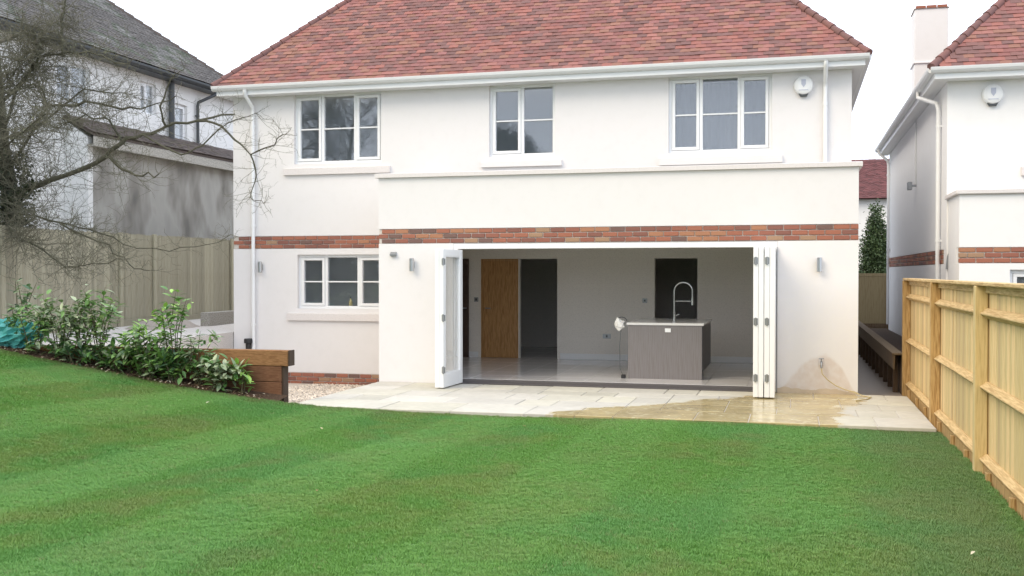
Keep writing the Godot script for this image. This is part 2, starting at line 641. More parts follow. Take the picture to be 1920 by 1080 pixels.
func downpipe(parent: Node, pts: Array, r: float, m: Material, wall_dir: Vector3) -> void:
	var rr := []
	for k in pts:
		rr.append(r)
	var node := part("downpipe", parent)
	obj("pipe", MB.new().tube(pts, rr, 10), m, node)
	var top: Vector3 = pts[pts.size() - 2]
	var end: Vector3 = pts[pts.size() - 1]
	var y := top.y - 0.25
	while y > end.y + 0.1:
		var b := MB.new()
		b.tube([Vector3(top.x, y - 0.025, top.z), Vector3(top.x, y + 0.025, top.z)], [r + 0.006, r + 0.006], 10)
		b.xbox(Transform3D(Basis(), Vector3(top.x, y, top.z) + wall_dir * 0.035), Vector3(0.05, 0.03, 0.05) + wall_dir.abs() * 0.02)
		obj("bracket", b, m, node)
		y -= 1.8


# ---------------------------------------------------------------- plants
var leaf_meshes := []


func leaf_mesh(k: int) -> Mesh:
	if leaf_meshes.is_empty():
		for j in 3:
			var mb := MB.new()
			var L: float = [0.12, 0.1, 0.14][j]
			var w: float = [0.024, 0.026, 0.022][j]
			var rows := [[0.0, 0.1], [0.25, 0.85], [0.55, 1.0], [0.8, 0.6], [1.0, 0.02]]
			for i in rows.size() - 1:
				for s in [-1.0, 1.0]:
					var y0: float = rows[i][0] * L
					var y1: float = rows[i + 1][0] * L
					var d0: float = -0.25 * y0 * y0 / L
					var d1: float = -0.25 * y1 * y1 / L
					var a := Vector3(0, y0, d0)
					var b := Vector3(0, y1, d1)
					var c := Vector3(s * w * rows[i + 1][1], y1, d1 + 0.25 * w * rows[i + 1][1])
					var d := Vector3(s * w * rows[i][1], y0, d0 + 0.25 * w * rows[i][1])
					mb.quad(a, b, c, d, Vector3(0, 0, 1))
			leaf_meshes.append(mb.mesh())
	return leaf_meshes[k % 3]


# height, spread, leaves, the materials to choose from
func shrub(called: String, label: String, at: Vector3, height: float, spread: float, stems: int, leaves: int, mats: Array, lean := Vector3.ZERO, grown := 1.0) -> void:
	var t := thing(called, label, "shrub", at, "shrubs in the bed along the sleeper wall")
	var lines := []
	for s in stems:
		var a := TAU * (s + rng.randf() * 0.7) / stems
		var h := height * rng.randf_range(0.6, 1.0)
		var tip := Vector3(cos(a) * spread * rng.randf_range(0.5, 1.0), h, sin(a) * spread * 0.55 * rng.randf_range(0.3, 1.0)) + lean * h
		var mid := tip * 0.5 + Vector3(rng.randf_range(-0.04, 0.04), h * 0.08, rng.randf_range(-0.04, 0.04))
		var root := Vector3(rng.randf_range(-0.05, 0.05), -0.05, rng.randf_range(-0.04, 0.04))
		lines.append([root, root.lerp(mid, 0.5), mid, mid.lerp(tip, 0.5) + Vector3(0, 0.02, 0), tip])
		obj("stem", MB.new().tube(lines[-1], [0.009, 0.008, 0.006, 0.005, 0.002], 5), M.stem, t)
	var mass := []
	var tints := []
	for i in int(leaves * 2.4):
		var l: Array = lines[rng.randi() % lines.size()]
		var f := pow(rng.randf(), 0.7) * 3.6 + 0.4
		var k := mini(int(f), 3)
		var p: Vector3 = (l[k] as Vector3).lerp(l[k + 1], f - k)
		var d: Vector3 = ((l[k + 1] - l[k]) as Vector3).normalized()
		var a := rng.randf() * TAU
		var side := (Vector3(cos(a), 0, sin(a)) - d * Vector3(cos(a), 0, sin(a)).dot(d)).normalized()
		var y := (side + d * rng.randf_range(0.1, 0.9) + Vector3(0, rng.randf_range(-0.35, 0.25), 0)).normalized()
		var x := y.cross(Vector3.UP + Vector3(rng.randf_range(-0.4, 0.4), 0, rng.randf_range(-0.4, 0.4))).normalized()
		var b := Basis(x, y, x.cross(y)).scaled(Vector3.ONE * rng.randf_range(0.75, 1.3) * grown)
		var m: StandardMaterial3D = M[mats[rng.randi() % mats.size()]]
		if i < leaves / 2:
			obj("leaf", leaf_mesh(rng.randi()), m, t, Transform3D(b, p))
		else:
			mass.append(Transform3D(b, p + Vector3(rng.randfn(), rng.randfn(), rng.randfn()) * 0.045))
			tints.append(m.albedo_color.srgb_to_linear())
	scatter("inner_leaves", leaf_mesh(0), M.leaf_mass, mass, tints, t)


func clump_mesh(sd: int, count: int, size: float, long := 1.6) -> Mesh:
	rng.seed = sd
	var mb := MB.new()
	for i in count:
		var o := Vector3(rng.randfn(), rng.randfn(), rng.randfn()) * 0.34
		var d := Vector3(rng.randfn(), rng.randfn() * 0.7 + 0.3, rng.randfn()).normalized()
		var s := d.cross(Vector3(rng.randfn(), rng.randfn(), rng.randfn())).normalized()
		var nn := d.cross(s)
		var a := o + d * size * long
		mb.quad(o, o + d * size * 0.6 + s * size * 0.5, a, o + d * size * 0.6 - s * size * 0.5, nn + Vector3.UP)
	return mb.mesh()


# a leafy tree: trunk, limbs and a crown of clumps
func leafy_tree(called: String, label: String, at: Vector3, height: float, radius: float, clumps: int, tint: Color, low := 0.25, cone := false) -> void:
	rng.seed = int(at.x * 31.0 + at.z * 7.0 + 999.0)
	var t := thing(called, label, "tree", at)
	var tr := MB.new()
	tr.tube([Vector3(0, -0.2, 0), Vector3(0.05, height * 0.4, 0.03), Vector3(0, height * 0.93, 0)], [radius * 0.09 + 0.03, radius * 0.06 + 0.02, 0.02], 8)
	for i in 8:
		var a := rng.randf() * TAU
		var h := height * rng.randf_range(0.25, 0.7)
		tr.tube([Vector3(0, h, 0), Vector3(cos(a) * radius * 0.4, h + radius * 0.25, sin(a) * radius * 0.4), Vector3(cos(a) * radius * 0.8, h + radius * 0.4, sin(a) * radius * 0.8)], [radius * 0.03 + 0.01, radius * 0.02 + 0.008, 0.006], 5)
	obj("trunk", tr, M.bark, t)
	var where := []
	var tints := []
	var f := FastNoiseLite.new()
	f.seed = 77
	f.frequency = 1.1 / radius
	var size := radius * 0.16 if not cone else radius * 0.2
	while where.size() < clumps:
		var p := Vector3(rng.randf_range(-1, 1), rng.randf(), rng.randf_range(-1, 1))
		var q := Vector2(p.x, p.z).length()
		var prof := (1.0 - p.y * 0.85) if cone else sqrt(maxf(0.0, 1.0 - pow(p.y * 2.0 - 1.0, 2.0)))
		var w := Vector3(p.x * radius, height * (low + (1.0 - low) * p.y), p.z * radius)
		if q > prof * (0.82 + 0.35 * f.get_noise_3dv(w + at)) or (f.get_noise_3dv(w * 1.9 + at) < -0.22 and not cone):
			continue
		var b := Basis.from_euler(Vector3(rng.randf() * TAU, rng.randf() * TAU, rng.randf() * TAU)).scaled(Vector3.ONE * size * rng.randf_range(0.7, 1.4))
		where.append(Transform3D(b, w))
		tints.append(tint * rng.randf_range(0.6, 1.35))
	scatter("crown", clump_mesh(3, 26, 0.22), M.foliage, where, tints, t)


# ---------------------------------------------------------------- ground heights
func lawn_y(x: float, z: float) -> float:
	var d := -6.1 - x
	var rise := 0.0
	if d > -1.0:
		var s := clampf((d + 1.0) / 2.0, 0.0, 1.0)
		rise = 0.145 * maxf(d, 0.0) if d > 1.0 else 0.145 * s * s
	return -0.032 + minf(rise, 0.66) + 0.012 * sin(x * 1.3 + z * 0.9) + 0.01 * sin(z * 1.7 - x * 0.6)


func lawn_edge(x: float) -> float:
	# the front of the lawn, along the patio and the planted bed
	var e := 3.1 + 0.03 * sin(x * 2.1) + 0.02 * sin(x * 5.3 + 1.0)
	if x < -6.2:
		return 3.12 + 0.03 * sin(x * 3.0)
	if x > -5.2 and x < -2.2:
		e += 0.12 * sin((x + 5.2) / 3.0 * PI)
	return e - 0.1 * smoothstep(-1.5, 1.5, x)


# ---------------------------------------------------------------- scene
func _ready() -> void:
	rng.seed = 20
	var cam := Camera3D.new()
	cam.name = "camera"
	cam.position = Vector3(0, 1.7, 15.4)
	cam.rotation = Vector3(-atan(29.0 / 1980.0), deg_to_rad(15.0), 0)
	cam.fov = rad_to_deg(2.0 * atan(540.0 / 1980.0))
	cam.near = 0.1
	cam.far = 1500.0
	add_child(cam)
	cam.current = true

	var sky_mat := ProceduralSkyMaterial.new()
	sky_mat.sky_top_color = Color(0.9, 0.94, 1.0)
	sky_mat.sky_horizon_color = Color(0.9, 0.94, 1.0)
	sky_mat.sky_curve = 0.2
	sky_mat.ground_bottom_color = Color(0.3, 0.32, 0.25)
	sky_mat.ground_horizon_color = Color(0.45, 0.47, 0.42)
	sky_mat.sun_angle_max = 1.0
	sky_mat.energy_multiplier = 1.0
	var env := Environment.new()
	env.background_mode = Environment.BG_SKY
	env.sky = Sky.new()
	env.sky.sky_material = sky_mat
	env.tonemap_mode = Environment.TONE_MAPPER_LINEAR
	env.tonemap_exposure = 2.3
	env.sdfgi_enabled = true
	env.ssao_enabled = true
	env.ssil_enabled = true
	var we := WorldEnvironment.new()
	we.name = "environment"
	we.environment = env
	add_child(we)

	var sun := DirectionalLight3D.new()
	sun.name = "sun"
	sun.light_energy = 0.34
	sun.light_angular_distance = 35.0
	sun.light_color = Color(1.0, 0.95, 0.87)
	sun.shadow_enabled = true
	sun.rotation = Vector3(deg_to_rad(-42), deg_to_rad(-42), 0)
	add_child(sun)

	make_materials()
	build_ground()
	build_house()
	build_interior()
	build_right_house()
	build_left_house()
	build_far_side()
	build_fences()
	build_bed()
	build_fittings()
	build_bare_tree()
	build_behind()
	build_grass()


func build_ground() -> void:
	var g := MB.new()
	g.quad(Vector3(-400, -0.42, 400), Vector3(400, -0.42, 400), Vector3(400, -0.42, -400), Vector3(-400, -0.42, -400), Vector3.UP)
	kind(obj("ground", g, M.ground), "structure")
	# the lawn's soil sheet
	var l := MB.new()
	var nx := 60
	var nz := 50
	var pt := func(i: int, j: int) -> Vector3:
		var x := -13.0 + 14.52 * i / nx
		var z0 := lawn_edge(x)
		var z := z0 + (30.0 - z0) * pow(float(j) / nz, 1.7)
		return Vector3(x, lawn_y(x, z), z)
	for i in nx:
		for j in nz:
			l.quad(pt.call(i, j), pt.call(i + 1, j), pt.call(i + 1, j + 1), pt.call(i, j + 1), Vector3.UP)
		var a: Vector3 = pt.call(i, 0)
		var b: Vector3 = pt.call(i + 1, 0)
		l.quad(a, b, b - Vector3(0, 0.6, 0), a - Vector3(0, 0.6, 0), Vector3(0, 0, -1))
	kind(obj("lawn", l, M.turf), "structure")
	# gravel by the house, left of the patio
	var gr := MB.new()
	gr.quad(Vector3(-9.9, -0.3, -2), Vector3(-6.25, -0.3, -2), Vector3(-6.25, -0.1, 3.3), Vector3(-9.9, -0.1, 3.3), Vector3.UP)
	var gp := kind(obj("gravel_path", gr, M.gravel), "structure")
	var st := MB.new()
	st.lathe(Transform3D(), [Vector2(0, 0.5), Vector2(0.7, 0.3), Vector2(1, -0.2), Vector2(0.6, -0.6)], 6)
	var where := []
	var tints := []
	for i in 9000:
		var x := rng.randf_range(-8.3, -6.27)
		var z := rng.randf_range(-1.98, 3.2)
		var r := rng.randf_range(0.008, 0.02)
		where.append(Transform3D(Basis.from_euler(Vector3(rng.randf() * TAU, rng.randf() * TAU, rng.randf() * TAU)).scaled(Vector3(r, r * 0.7, r * 1.2)), Vector3(x, lerpf(-0.3, -0.1, (z + 2.0) / 5.3) + 0.004, z)))
		var q := rng.randf_range(0.6, 1.15)
		tints.append(Color(0.82, 0.71, 0.59) * q if rng.randf() < 0.86 else Color(0.36, 0.29, 0.24) * q)
	scatter("gravel", st.mesh(), M.foliage, where, tints, gp)
	# alley between the houses
	var al := MB.new()
	al.quad(Vector3(0.85, -0.06, 0.02), Vector3(1.5, -0.06, 0.02), Vector3(1.5, -0.25, -14), Vector3(0.85, -0.25, -14), Vector3.UP)
	kind(obj("alley_path", al, M.alley_gravel), "structure")
	var bd := MB.new()
	bd.quad(Vector3(1.52, 0.4, -0.82), Vector3(2.22, 0.4, -0.82), Vector3(2.22, 0.3, -12.6), Vector3(1.52, 0.3, -12.6), Vector3.UP)
	bd.quad(Vector3(1.52, 0.4, -0.82), Vector3(2.22, 0.4, -0.82), Vector3(2.22, -0.4, -0.82), Vector3(1.52, -0.4, -0.82), Vector3.BACK)
	kind(obj("earth_bank", bd, M.soil), "structure")
	# raised ground left of the house
	var te := MB.new()
	te.quad(Vector3(-13, 0.57, 2.7), Vector3(-8.4, 0.57, 2.7), Vector3(-8.4, 0.57, 1.3), Vector3(-13, 0.57, 1.3), Vector3.UP)
	te.quad(Vector3(-13, 0.57, 1.3), Vector3(-9.96, 0.57, 1.3), Vector3(-9.96, 0.72, -11), Vector3(-13, 0.72, -11), Vector3.UP)
	te.quad(Vector3(-8.4, 0.57, 2.7), Vector3(-8.4, 0.57, 1.3), Vector3(-8.4, -0.42, 1.3), Vector3(-8.4, -0.42, 2.7), Vector3.RIGHT)
	te.quad(Vector3(-9.96, 0.57, 1.3), Vector3(-8.4, 0.57, 1.3), Vector3(-8.4, -0.42, 1.3), Vector3(-9.96, -0.42, 1.3), Vector3.FORWARD)
	te.quad(Vector3(-9.96, 0.57, 1.3), Vector3(-9.96, 0.61, -2), Vector3(-9.96, -0.42, -2), Vector3(-9.96, -0.42, 1.3), Vector3.RIGHT)
	kind(obj("terrace", te, M.terrace), "structure")
	build_patio()


func build_patio() -> void:
	var x0 := -6.27
	var x1 := 1.5
	var rows := [0.62, 0.46, 0.62, 0.62, 0.78]
	var slabs := []
	var z := 0.0
	for r in rows.size():
		var x := x0
		while x < x1 - 0.05:
			var w: float = [0.46, 0.62, 0.78, 0.94][rng.randi() % 4]
			if x1 - x - w < 0.3:
				w = x1 - x
			slabs.append([x, z, w, rows[r]])
			x += w
		z += rows[r]
	var wide := 1024
	var high := 416
	var im := Image.create(wide, high, false, Image.FORMAT_RGB8)
	var ro := Image.create(wide, high, false, Image.FORMAT_RGB8)
	var f := FastNoiseLite.new()
	f.seed = 8
	f.frequency = 1.6
	f.fractal_octaves = 5
	var f2 := FastNoiseLite.new()
	f2.seed = 12
	f2.frequency = 7.0
	f2.fractal_octaves = 4
	var wet := PackedVector2Array([Vector2(-2.95, 3.4), Vector2(-2.62, 2.6), Vector2(-2.25, 2.15), Vector2(-1.6, 1.78), Vector2(-1.3, 1.3), Vector2(-1.0, 0.98), Vector2(-0.57, 0.42), Vector2(-0.14, -0.1), Vector2(0.95, -0.1), Vector2(0.86, 0.62), Vector2(0.66, 1.5), Vector2(0.5, 2.1), Vector2(0.42, 3.4)])
	var sl := 0
	var tone := []
	for s in slabs:
		tone.append([rng.randf_range(0.86, 1.06), rng.randf_range(-0.02, 0.02)])
	for i in wide:
		for j in high:
			var x := x0 + (x1 - x0) * (i + 0.5) / wide
			var zz := 3.12 * (j + 0.5) / high
			var s: Array = slabs[sl]
			if x < s[0] or x > s[0] + s[2] or zz < s[1] or zz > s[1] + s[3]:
				for k in slabs.size():
					s = slabs[k]
					if x >= s[0] and x <= s[0] + s[2] and zz >= s[1] and zz <= s[1] + s[3]:
						sl = k
						break
			var a := f.get_noise_2d(x, zz)
			var b := f2.get_noise_2d(x, zz)
			var q: float = tone[sl][0] * (1.0 + 0.1 * a + 0.08 * b)
			var c := Color(0.56, 0.53, 0.455 - tone[sl][1]) * q
			var rough := 0.85
			var w := Vector2(x + 0.28 * a + 0.08 * b, zz + 0.22 * f.get_noise_2d(x + 40.0, zz) + 0.06 * b)
			var soak := 0.0
			for o in [Vector2(0.05, 0), Vector2(-0.05, 0), Vector2(0, 0.05), Vector2(0, -0.05), Vector2(0.02, 0.02), Vector2(-0.03, 0.03)]:
				soak += 1.0 / 6.0 if Geometry2D.is_point_in_polygon(w + o, wet) else 0.0
			var dry := c
			if soak > 0.0:
				c = Color(0.5, 0.4, 0.205) * q * (1.0 + 0.3 * f.get_noise_2d(x * 0.7 + 9.0, zz * 1.6))
				if b > 0.12 and a > 0.0:
					c = Color(0.54, 0.46, 0.27) * q
				c = dry.lerp(c, soak)
				rough = lerpf(0.7, 0.14 + 0.22 * absf(b), soak)
			im.set_pixel(i, j, c.linear_to_srgb())
			ro.set_pixel(i, j, Color(rough, rough, rough))
	var m := StandardMaterial3D.new()
	m.resource_name = "patio_stone"
	m.albedo_texture = ImageTexture.create_from_image(im)
	m.roughness = 1.0
	m.roughness_texture = ImageTexture.create_from_image(ro)
	m.roughness_texture_channel = BaseMaterial3D.TEXTURE_CHANNEL_RED
	var bed := MB.new()
	bed.box(Vector3(x0, -0.3, 0.0), Vector3(x1, -0.012, 3.08))
	var patio := kind(obj("patio", bed, M.mortar), "structure")
	for s in slabs:
		var g := 0.005
		var mb := MB.new()
		var lo := Vector3(s[0] + g, -0.04, s[1] + g)
		var hi := Vector3(s[0] + s[2] - g, rng.randf_range(-0.002, 0.003), s[1] + s[3] - g)
		var e := 0.006
		var at := func(p: Vector3) -> Vector2: return Vector2((p.x - x0) / (x1 - x0), p.z / 3.12)
		var top := [Vector3(lo.x + e, hi.y, lo.z + e), Vector3(hi.x - e, hi.y, lo.z + e), Vector3(hi.x - e, hi.y, hi.z - e), Vector3(lo.x + e, hi.y, hi.z - e)]
		var rim := [Vector3(lo.x, hi.y - e, lo.z), Vector3(hi.x, hi.y - e, lo.z), Vector3(hi.x, hi.y - e, hi.z), Vector3(lo.x, hi.y - e, hi.z)]
		var foot := [lo, Vector3(hi.x, lo.y, lo.z), Vector3(hi.x, lo.y, hi.z), Vector3(lo.x, lo.y, hi.z)]
		var outs := [Vector3(0, 0, -1), Vector3(1, 0, 0), Vector3(0, 0, 1), Vector3(-1, 0, 0)]
		mb.quad_uv(top, top.map(at), Vector3.UP)
		for k in 4:
			var k2 := (k + 1) % 4
			var q := [top[k], top[k2], rim[k2], rim[k]]
			mb.quad_uv(q, q.map(at), outs[k] + Vector3.UP)
			q = [rim[k], rim[k2], foot[k2], foot[k]]
			mb.quad_uv(q, q.map(at), outs[k])
		obj("slab", mb, m, patio)


func build_house() -> void:
	var h := thing("house", "white rendered two storey house with red tiled roof and open folding doors", "house")
	var fz := facing(0, 0, 0)
	# ground floor extension, front
	var door := [-5.06, -0.24, -0.1, 2.145]
	obj("wall", wall_grid(fz, -6.28, -0.241, -0.12, 2.148, 0.3, [door]), M.render, h)
	obj("wall", wall_grid(fz, -6.28, 0.85, 2.378, 3.17, 0.3, []), M.render, h)
	build_damp_pier(h)
	brick_band(h, facing(-6.28, 0, -0.004), 7.13, 2.15, 0.05)
	obj("lintel", MB.new().box(Vector3(-6.26, 2.149, -0.3), Vector3(0.83, 2.377, -0.116)), M.paint, h)
	obj("wall", wall_grid(facing(-6.28, 0, 0, -PI / 2), -1.7, -0.3, -0.4, 3.17, 0.3, []), M.render, h)
	obj("wall", wall_grid(facing(0.85, 0, 0, PI / 2), 0.3, 1.7, -0.4, 3.17, 0.3, []), M.render, h)
	obj("flat_roof", MB.new().box(Vector3(-5.98, 2.75, -1.99), Vector3(0.55, 3.0, -0.31)), M.concrete, h)
	# coping along the parapet
	var cop := MB.new()
	cop.extrude([Vector2(-0.36, 0), Vector2(0.05, 0), Vector2(0.05, 0.06), Vector2(-0.15, 0.085), Vector2(-0.36, 0.06)], Vector3(-6.33, 3.172, 0), Vector3(0.9, 3.172, 0), Vector3.BACK, Vector3.UP)
	cop.box(Vector3(-6.33, 3.173, -1.99), Vector3(-5.93, 3.24, -0.37), 0.01)
	cop.box(Vector3(0.5, 3.173, -1.99), Vector3(0.9, 3.24, -0.37), 0.01)
	obj("coping", cop, M.stone, h)
	# main wall
	var fm := facing(0, 0, -2)
	var openings := [[-8.73, -7.04, 3.65, 4.9], [-5.07, -3.92, 3.68, 4.9], [-2.01, -0.365, 3.65, 4.9], [-8.67, -6.98, 1.05, 2.02], [-6.0, 0.55, -0.1, 2.7], [-10.2, -6.26, 2.13, 2.36]]
	obj("wall", wall_grid(fm, -9.95, 0.85, -0.1, 4.92, 0.3, openings), M.render, h)
	obj("wall", wall_grid(fm, -9.95, -6.0, -0.42, -0.332, 0.3, []), M.render, h)
	brick_band(h, facing(-9.95, 0, -2.004), 3.68, 2.133, 0.1)
	brick_band(h, facing(-9.95, 0, -1.99), 3.68, -0.328, 0.02)
	obj("lintel", MB.new().box(Vector3(-9.93, 2.132, -2.3), Vector3(-6.28, 2.358, -2.13)), M.paint, h)
	obj("lintel", MB.new().box(Vector3(-9.93, -0.33, -2.3), Vector3(-6.28, -0.102, -2.11)), M.paint, h)
	obj("wall", wall_grid(facing(-9.95, 0, -2, -PI / 2), -10.0, -0.3, -0.42, 4.92, 0.3, []), M.render, h)
	obj("wall", wall_grid(facing(0.85, 0, -2, PI / 2), 0.3, 10.0, -0.42, 4.92, 0.3, []), M.render, h)
	obj("wall", wall_grid(facing(0, 0, -12, PI), -0.55, 9.65, -0.42, 4.92, 0.3, []), M.render, h)
	# windows
	var w3 := [[0.31, true], [0.385, false], [0.305, true]]
	window_unit(h, facing(-8.73, 3.65, -2), 1.69, 1.25, w3)
	window_unit(h, facing(-5.07, 3.68, -2), 1.15, 1.22, [[0.5, true], [0.5, false]])
	window_unit(h, facing(-2.01, 3.65, -2), 1.645, 1.25, w3)
	window_unit(h, facing(-8.67, 1.05, -2), 1.69, 0.97, w3)
	for s in [[-8.92, -6.87, 3.455, 0.14], [-5.2, -3.79, 3.5, 0.12], [-2.16, -0.2, 3.455, 0.14], [-8.86, -6.8, 0.84, 0.15]]:
		var sill := MB.new()
		sill.extrude([Vector2(-0.06, 0), Vector2(0.055, 0), Vector2(0.055, s[3] - 0.03), Vector2(-0.06, s[3])], Vector3(s[0], s[2], -2), Vector3(s[1], s[2], -2), Vector3.BACK, Vector3.UP)
		obj("window_sill", sill, M.stone if s[3] > 0.13 and s[0] < -5.0 else M.render, h)
	# eaves
	var e0 := -10.11
	var e1 := 1.03
	var f := MB.new()
	f.box(Vector3(e0, 4.885, -1.72), Vector3(e1, 5.05, -1.7))
	f.box(Vector3(e0, 4.885, -12.3), Vector3(e0 + 0.02, 5.05, -1.721))
	f.box(Vector3(e1 - 0.02, 4.885, -12.3), Vector3(e1, 5.05, -1.721))
	obj("fascia", f, M.plastic, h)
	var so := MB.new()
	so.box(Vector3(e0 + 0.02, 4.89, -1.998), Vector3(e1 - 0.02, 4.9, -1.721))
	so.box(Vector3(0.852, 4.89, -12.3), Vector3(e1 - 0.021, 4.9, -1.999))
	so.box(Vector3(e0 + 0.021, 4.89, -12.3), Vector3(-9.952, 4.9, -1.999))
	obj("soffit", so, M.gutter, h)
	gutter(h, Vector3(e0 - 0.06, 4.965, -1.699), Vector3(e1 + 0.06, 4.965, -1.699), Vector3.BACK, M.gutter)
	gutter(h, Vector3(e1 + 0.001, 4.965, -12.3), Vector3(e1 + 0.001, 4.965, -1.70), Vector3.RIGHT, M.gutter)
	gutter(h, Vector3(e0 - 0.001, 4.965, -12.3), Vector3(e0 - 0.001, 4.965, -1.70), Vector3.LEFT, M.gutter)
	downpipe(h, [Vector3(-9.52, 4.97, -1.65), Vector3(-9.52, 4.88, -1.66), Vector3(-9.52, 4.7, -1.93), Vector3(-9.52, 4.6, -1.945), Vector3(-9.52, -0.3, -1.945)], 0.034, M.plastic, Vector3.FORWARD)
	downpipe(h, [Vector3(0.45, 4.97, -1.65), Vector3(0.45, 4.88, -1.66), Vector3(0.45, 4.7, -1.93), Vector3(0.45, 4.6, -1.945), Vector3(0.45, 3.0, -1.945)], 0.034, M.plastic, Vector3.FORWARD)
	# roof
	var t := 1.02
	hip_roof(h, e0 - 0.02, e1 + 0.02, -1.7, -12.35, 5.05, t, M.roof_under)
	var sl := sqrt(1.0 + t * t)
	var up := Vector3(0, t, -1).normalized()
	var fr := Transform3D(Basis(Vector3.RIGHT, up, Vector3.RIGHT.cross(up)), Vector3(0, 5.05, -1.66) - up * 0.03)
	tile_slope(h, fr, 70, func(s: float) -> float: return e0 + 0.0 + s / sl, func(s: float) -> float: return e1 - 0.0 - s / sl, func(u: float, s: float) -> bool: return s < 0.55 and u > -8.2)
	hip_tiles(h, Vector3(e0 - 0.05, 5.08, -1.66), Vector3(e0 + 3.95, 5.08 + 4 * t, -5.66), 24)
	hip_tiles(h, Vector3(e1 + 0.05, 5.08, -1.66), Vector3(e1 - 3.95, 5.08 + 4 * t, -5.66), 24)
	build_folding_doors(h)


# the pier right of the doors, with a damp mark spread round the garden tap
func build_damp_pier(h: Node) -> void:
	var a := Vector2(-0.24, -0.12)
	var b := Vector2(0.85, 2.148)
	var w := 256
	var hh := 512
	var im := Image.create(w, hh, false, Image.FORMAT_RGB8)
	var f := FastNoiseLite.new()
	f.seed = 31
	f.frequency = 2.2
	f.fractal_octaves = 5
	for i in w:
		for j in hh:
			var x := lerpf(a.x, b.x, (i + 0.5) / w)
			var y := lerpf(b.y, a.y, (j + 0.5) / hh)
			var nn := f.get_noise_2d(x, y)
			var c := Color(0.785, 0.762, 0.757) * (1.0 + 0.015 * nn)
			var top := 0.53 * (1.0 - pow(absf(x - 0.4) / (0.6 if x < 0.4 else 0.42), 2.0)) + 0.05 * nn + 0.012 * f.get_noise_2d(x * 8.0, 3.0)
			var soak := smoothstep(-0.035, 0.05, top - y) * (0.8 + 0.5 * f.get_noise_2d(x * 3.0 + 5.0, y * 3.0))
			c = c.lerp(Color(0.68, 0.605, 0.555), clampf(soak, 0.0, 1.0))
			if y < 0.07 + 0.06 * nn:
				c = Color(0.62, 0.52, 0.4) * (1.0 + 0.15 * nn)
			im.set_pixel(i, j, c.linear_to_srgb())
	var m := StandardMaterial3D.new()
	m.resource_name = "damp_render"
	m.albedo_texture = ImageTexture.create_from_image(im)
	m.roughness = 0.9
	var mb := MB.new()
	var p := [Vector3(a.x, a.y, 0), Vector3(b.x, a.y, 0), Vector3(b.x, b.y, 0), Vector3(a.x, b.y, 0)]
	var u := [Vector2(0, 1), Vector2(1, 1), Vector2(1, 0), Vector2(0, 0)]
	mb.quad_uv(p, u, Vector3.BACK)
	var k := Vector3(0, 0, -0.3)
	mb.quad_uv([p[0] + k, p[1] + k, p[2] + k, p[3] + k], u, Vector3.FORWARD)
	for s in [[0, 3, Vector3.LEFT], [1, 2, Vector3.RIGHT], [2, 3, Vector3.UP], [0, 1, Vector3.DOWN]]:
		mb.quad_uv([p[s[0]], p[s[1]], p[s[1]] + k, p[s[0]] + k], [Vector2(0.9, 0.1), Vector2(0.95, 0.1), Vector2(0.95, 0.05), Vector2(0.9, 0.05)], s[2])
	obj("wall", mb, m, h)


# one glazed leaf, hinged on its left edge and lying along its own x axis
func door_leaf(h: Node, fr: Transform3D, w: float, handle: bool, hinge_at: float) -> void:
	var d := part("door_leaf", h, fr)
	var t := 0.066
	var y1 := 2.025
	var f := MB.new()
	f.box(Vector3(0, 0, -t / 2), Vector3(0.1, y1, t / 2), 0.004)
	f.box(Vector3(w - 0.1, 0, -t / 2), Vector3(w, y1, t / 2), 0.004)
	f.box(Vector3(0.1, y1 - 0.1, -t / 2 + 0.002), Vector3(w - 0.1, y1, t / 2 - 0.002), 0.004)
	f.box(Vector3(0.1, 0, -t / 2 + 0.002), Vector3(w - 0.1, 0.19, t / 2 - 0.002), 0.004)
	for s in [-1.0, 1.0]:
		for b in [[0.1, 0.115, 0.19, y1 - 0.1], [w - 0.115, w - 0.1, 0.19, y1 - 0.1], [0.115, w - 0.115, 0.19, 0.205], [0.115, w - 0.115, y1 - 0.115, y1 - 0.1]]:
			f.box(Vector3(b[0], b[2], s * 0.018 - 0.008), Vector3(b[1], b[3], s * 0.018 + 0.008))
	obj("frame", f, M.plastic, d)
	var p := MB.new()
	p.box(Vector3(0.1, 0.19, -0.012), Vector3(w - 0.1, y1 - 0.1, -0.008))
	p.box(Vector3(0.1, 0.19, 0.008), Vector3(w - 0.1, y1 - 0.1, 0.012))
	obj("pane", p, M.pane, d)
	if handle:
		var k := MB.new()
		k.box(Vector3(w - 0.07, 0.92, t / 2), Vector3(w - 0.035, 1.12, t / 2 + 0.012), 0.003)
		k.tube([Vector3(w - 0.05, 1.05, t / 2 + 0.01), Vector3(w - 0.05, 1.05, t / 2 + 0.05), Vector3(w - 0.17, 1.05, t / 2 + 0.05)], [0.009, 0.009, 0.008], 8)
		obj("handle", k, M.rim, d)
	if hinge_at > -1.0:
		for y in [0.26, 1.02, 1.84]:
			var g := MB.new()
			g.tube([Vector3(w + 0.012, y - 0.055, hinge_at), Vector3(w + 0.012, y + 0.055, hinge_at)], [0.013, 0.013], 10)
			g.box(Vector3(w - 0.002, y - 0.045, hinge_at - 0.028), Vector3(w + 0.004, y + 0.045, hinge_at + 0.028), 0.001)
			obj("hinge", g, M.rim, d)


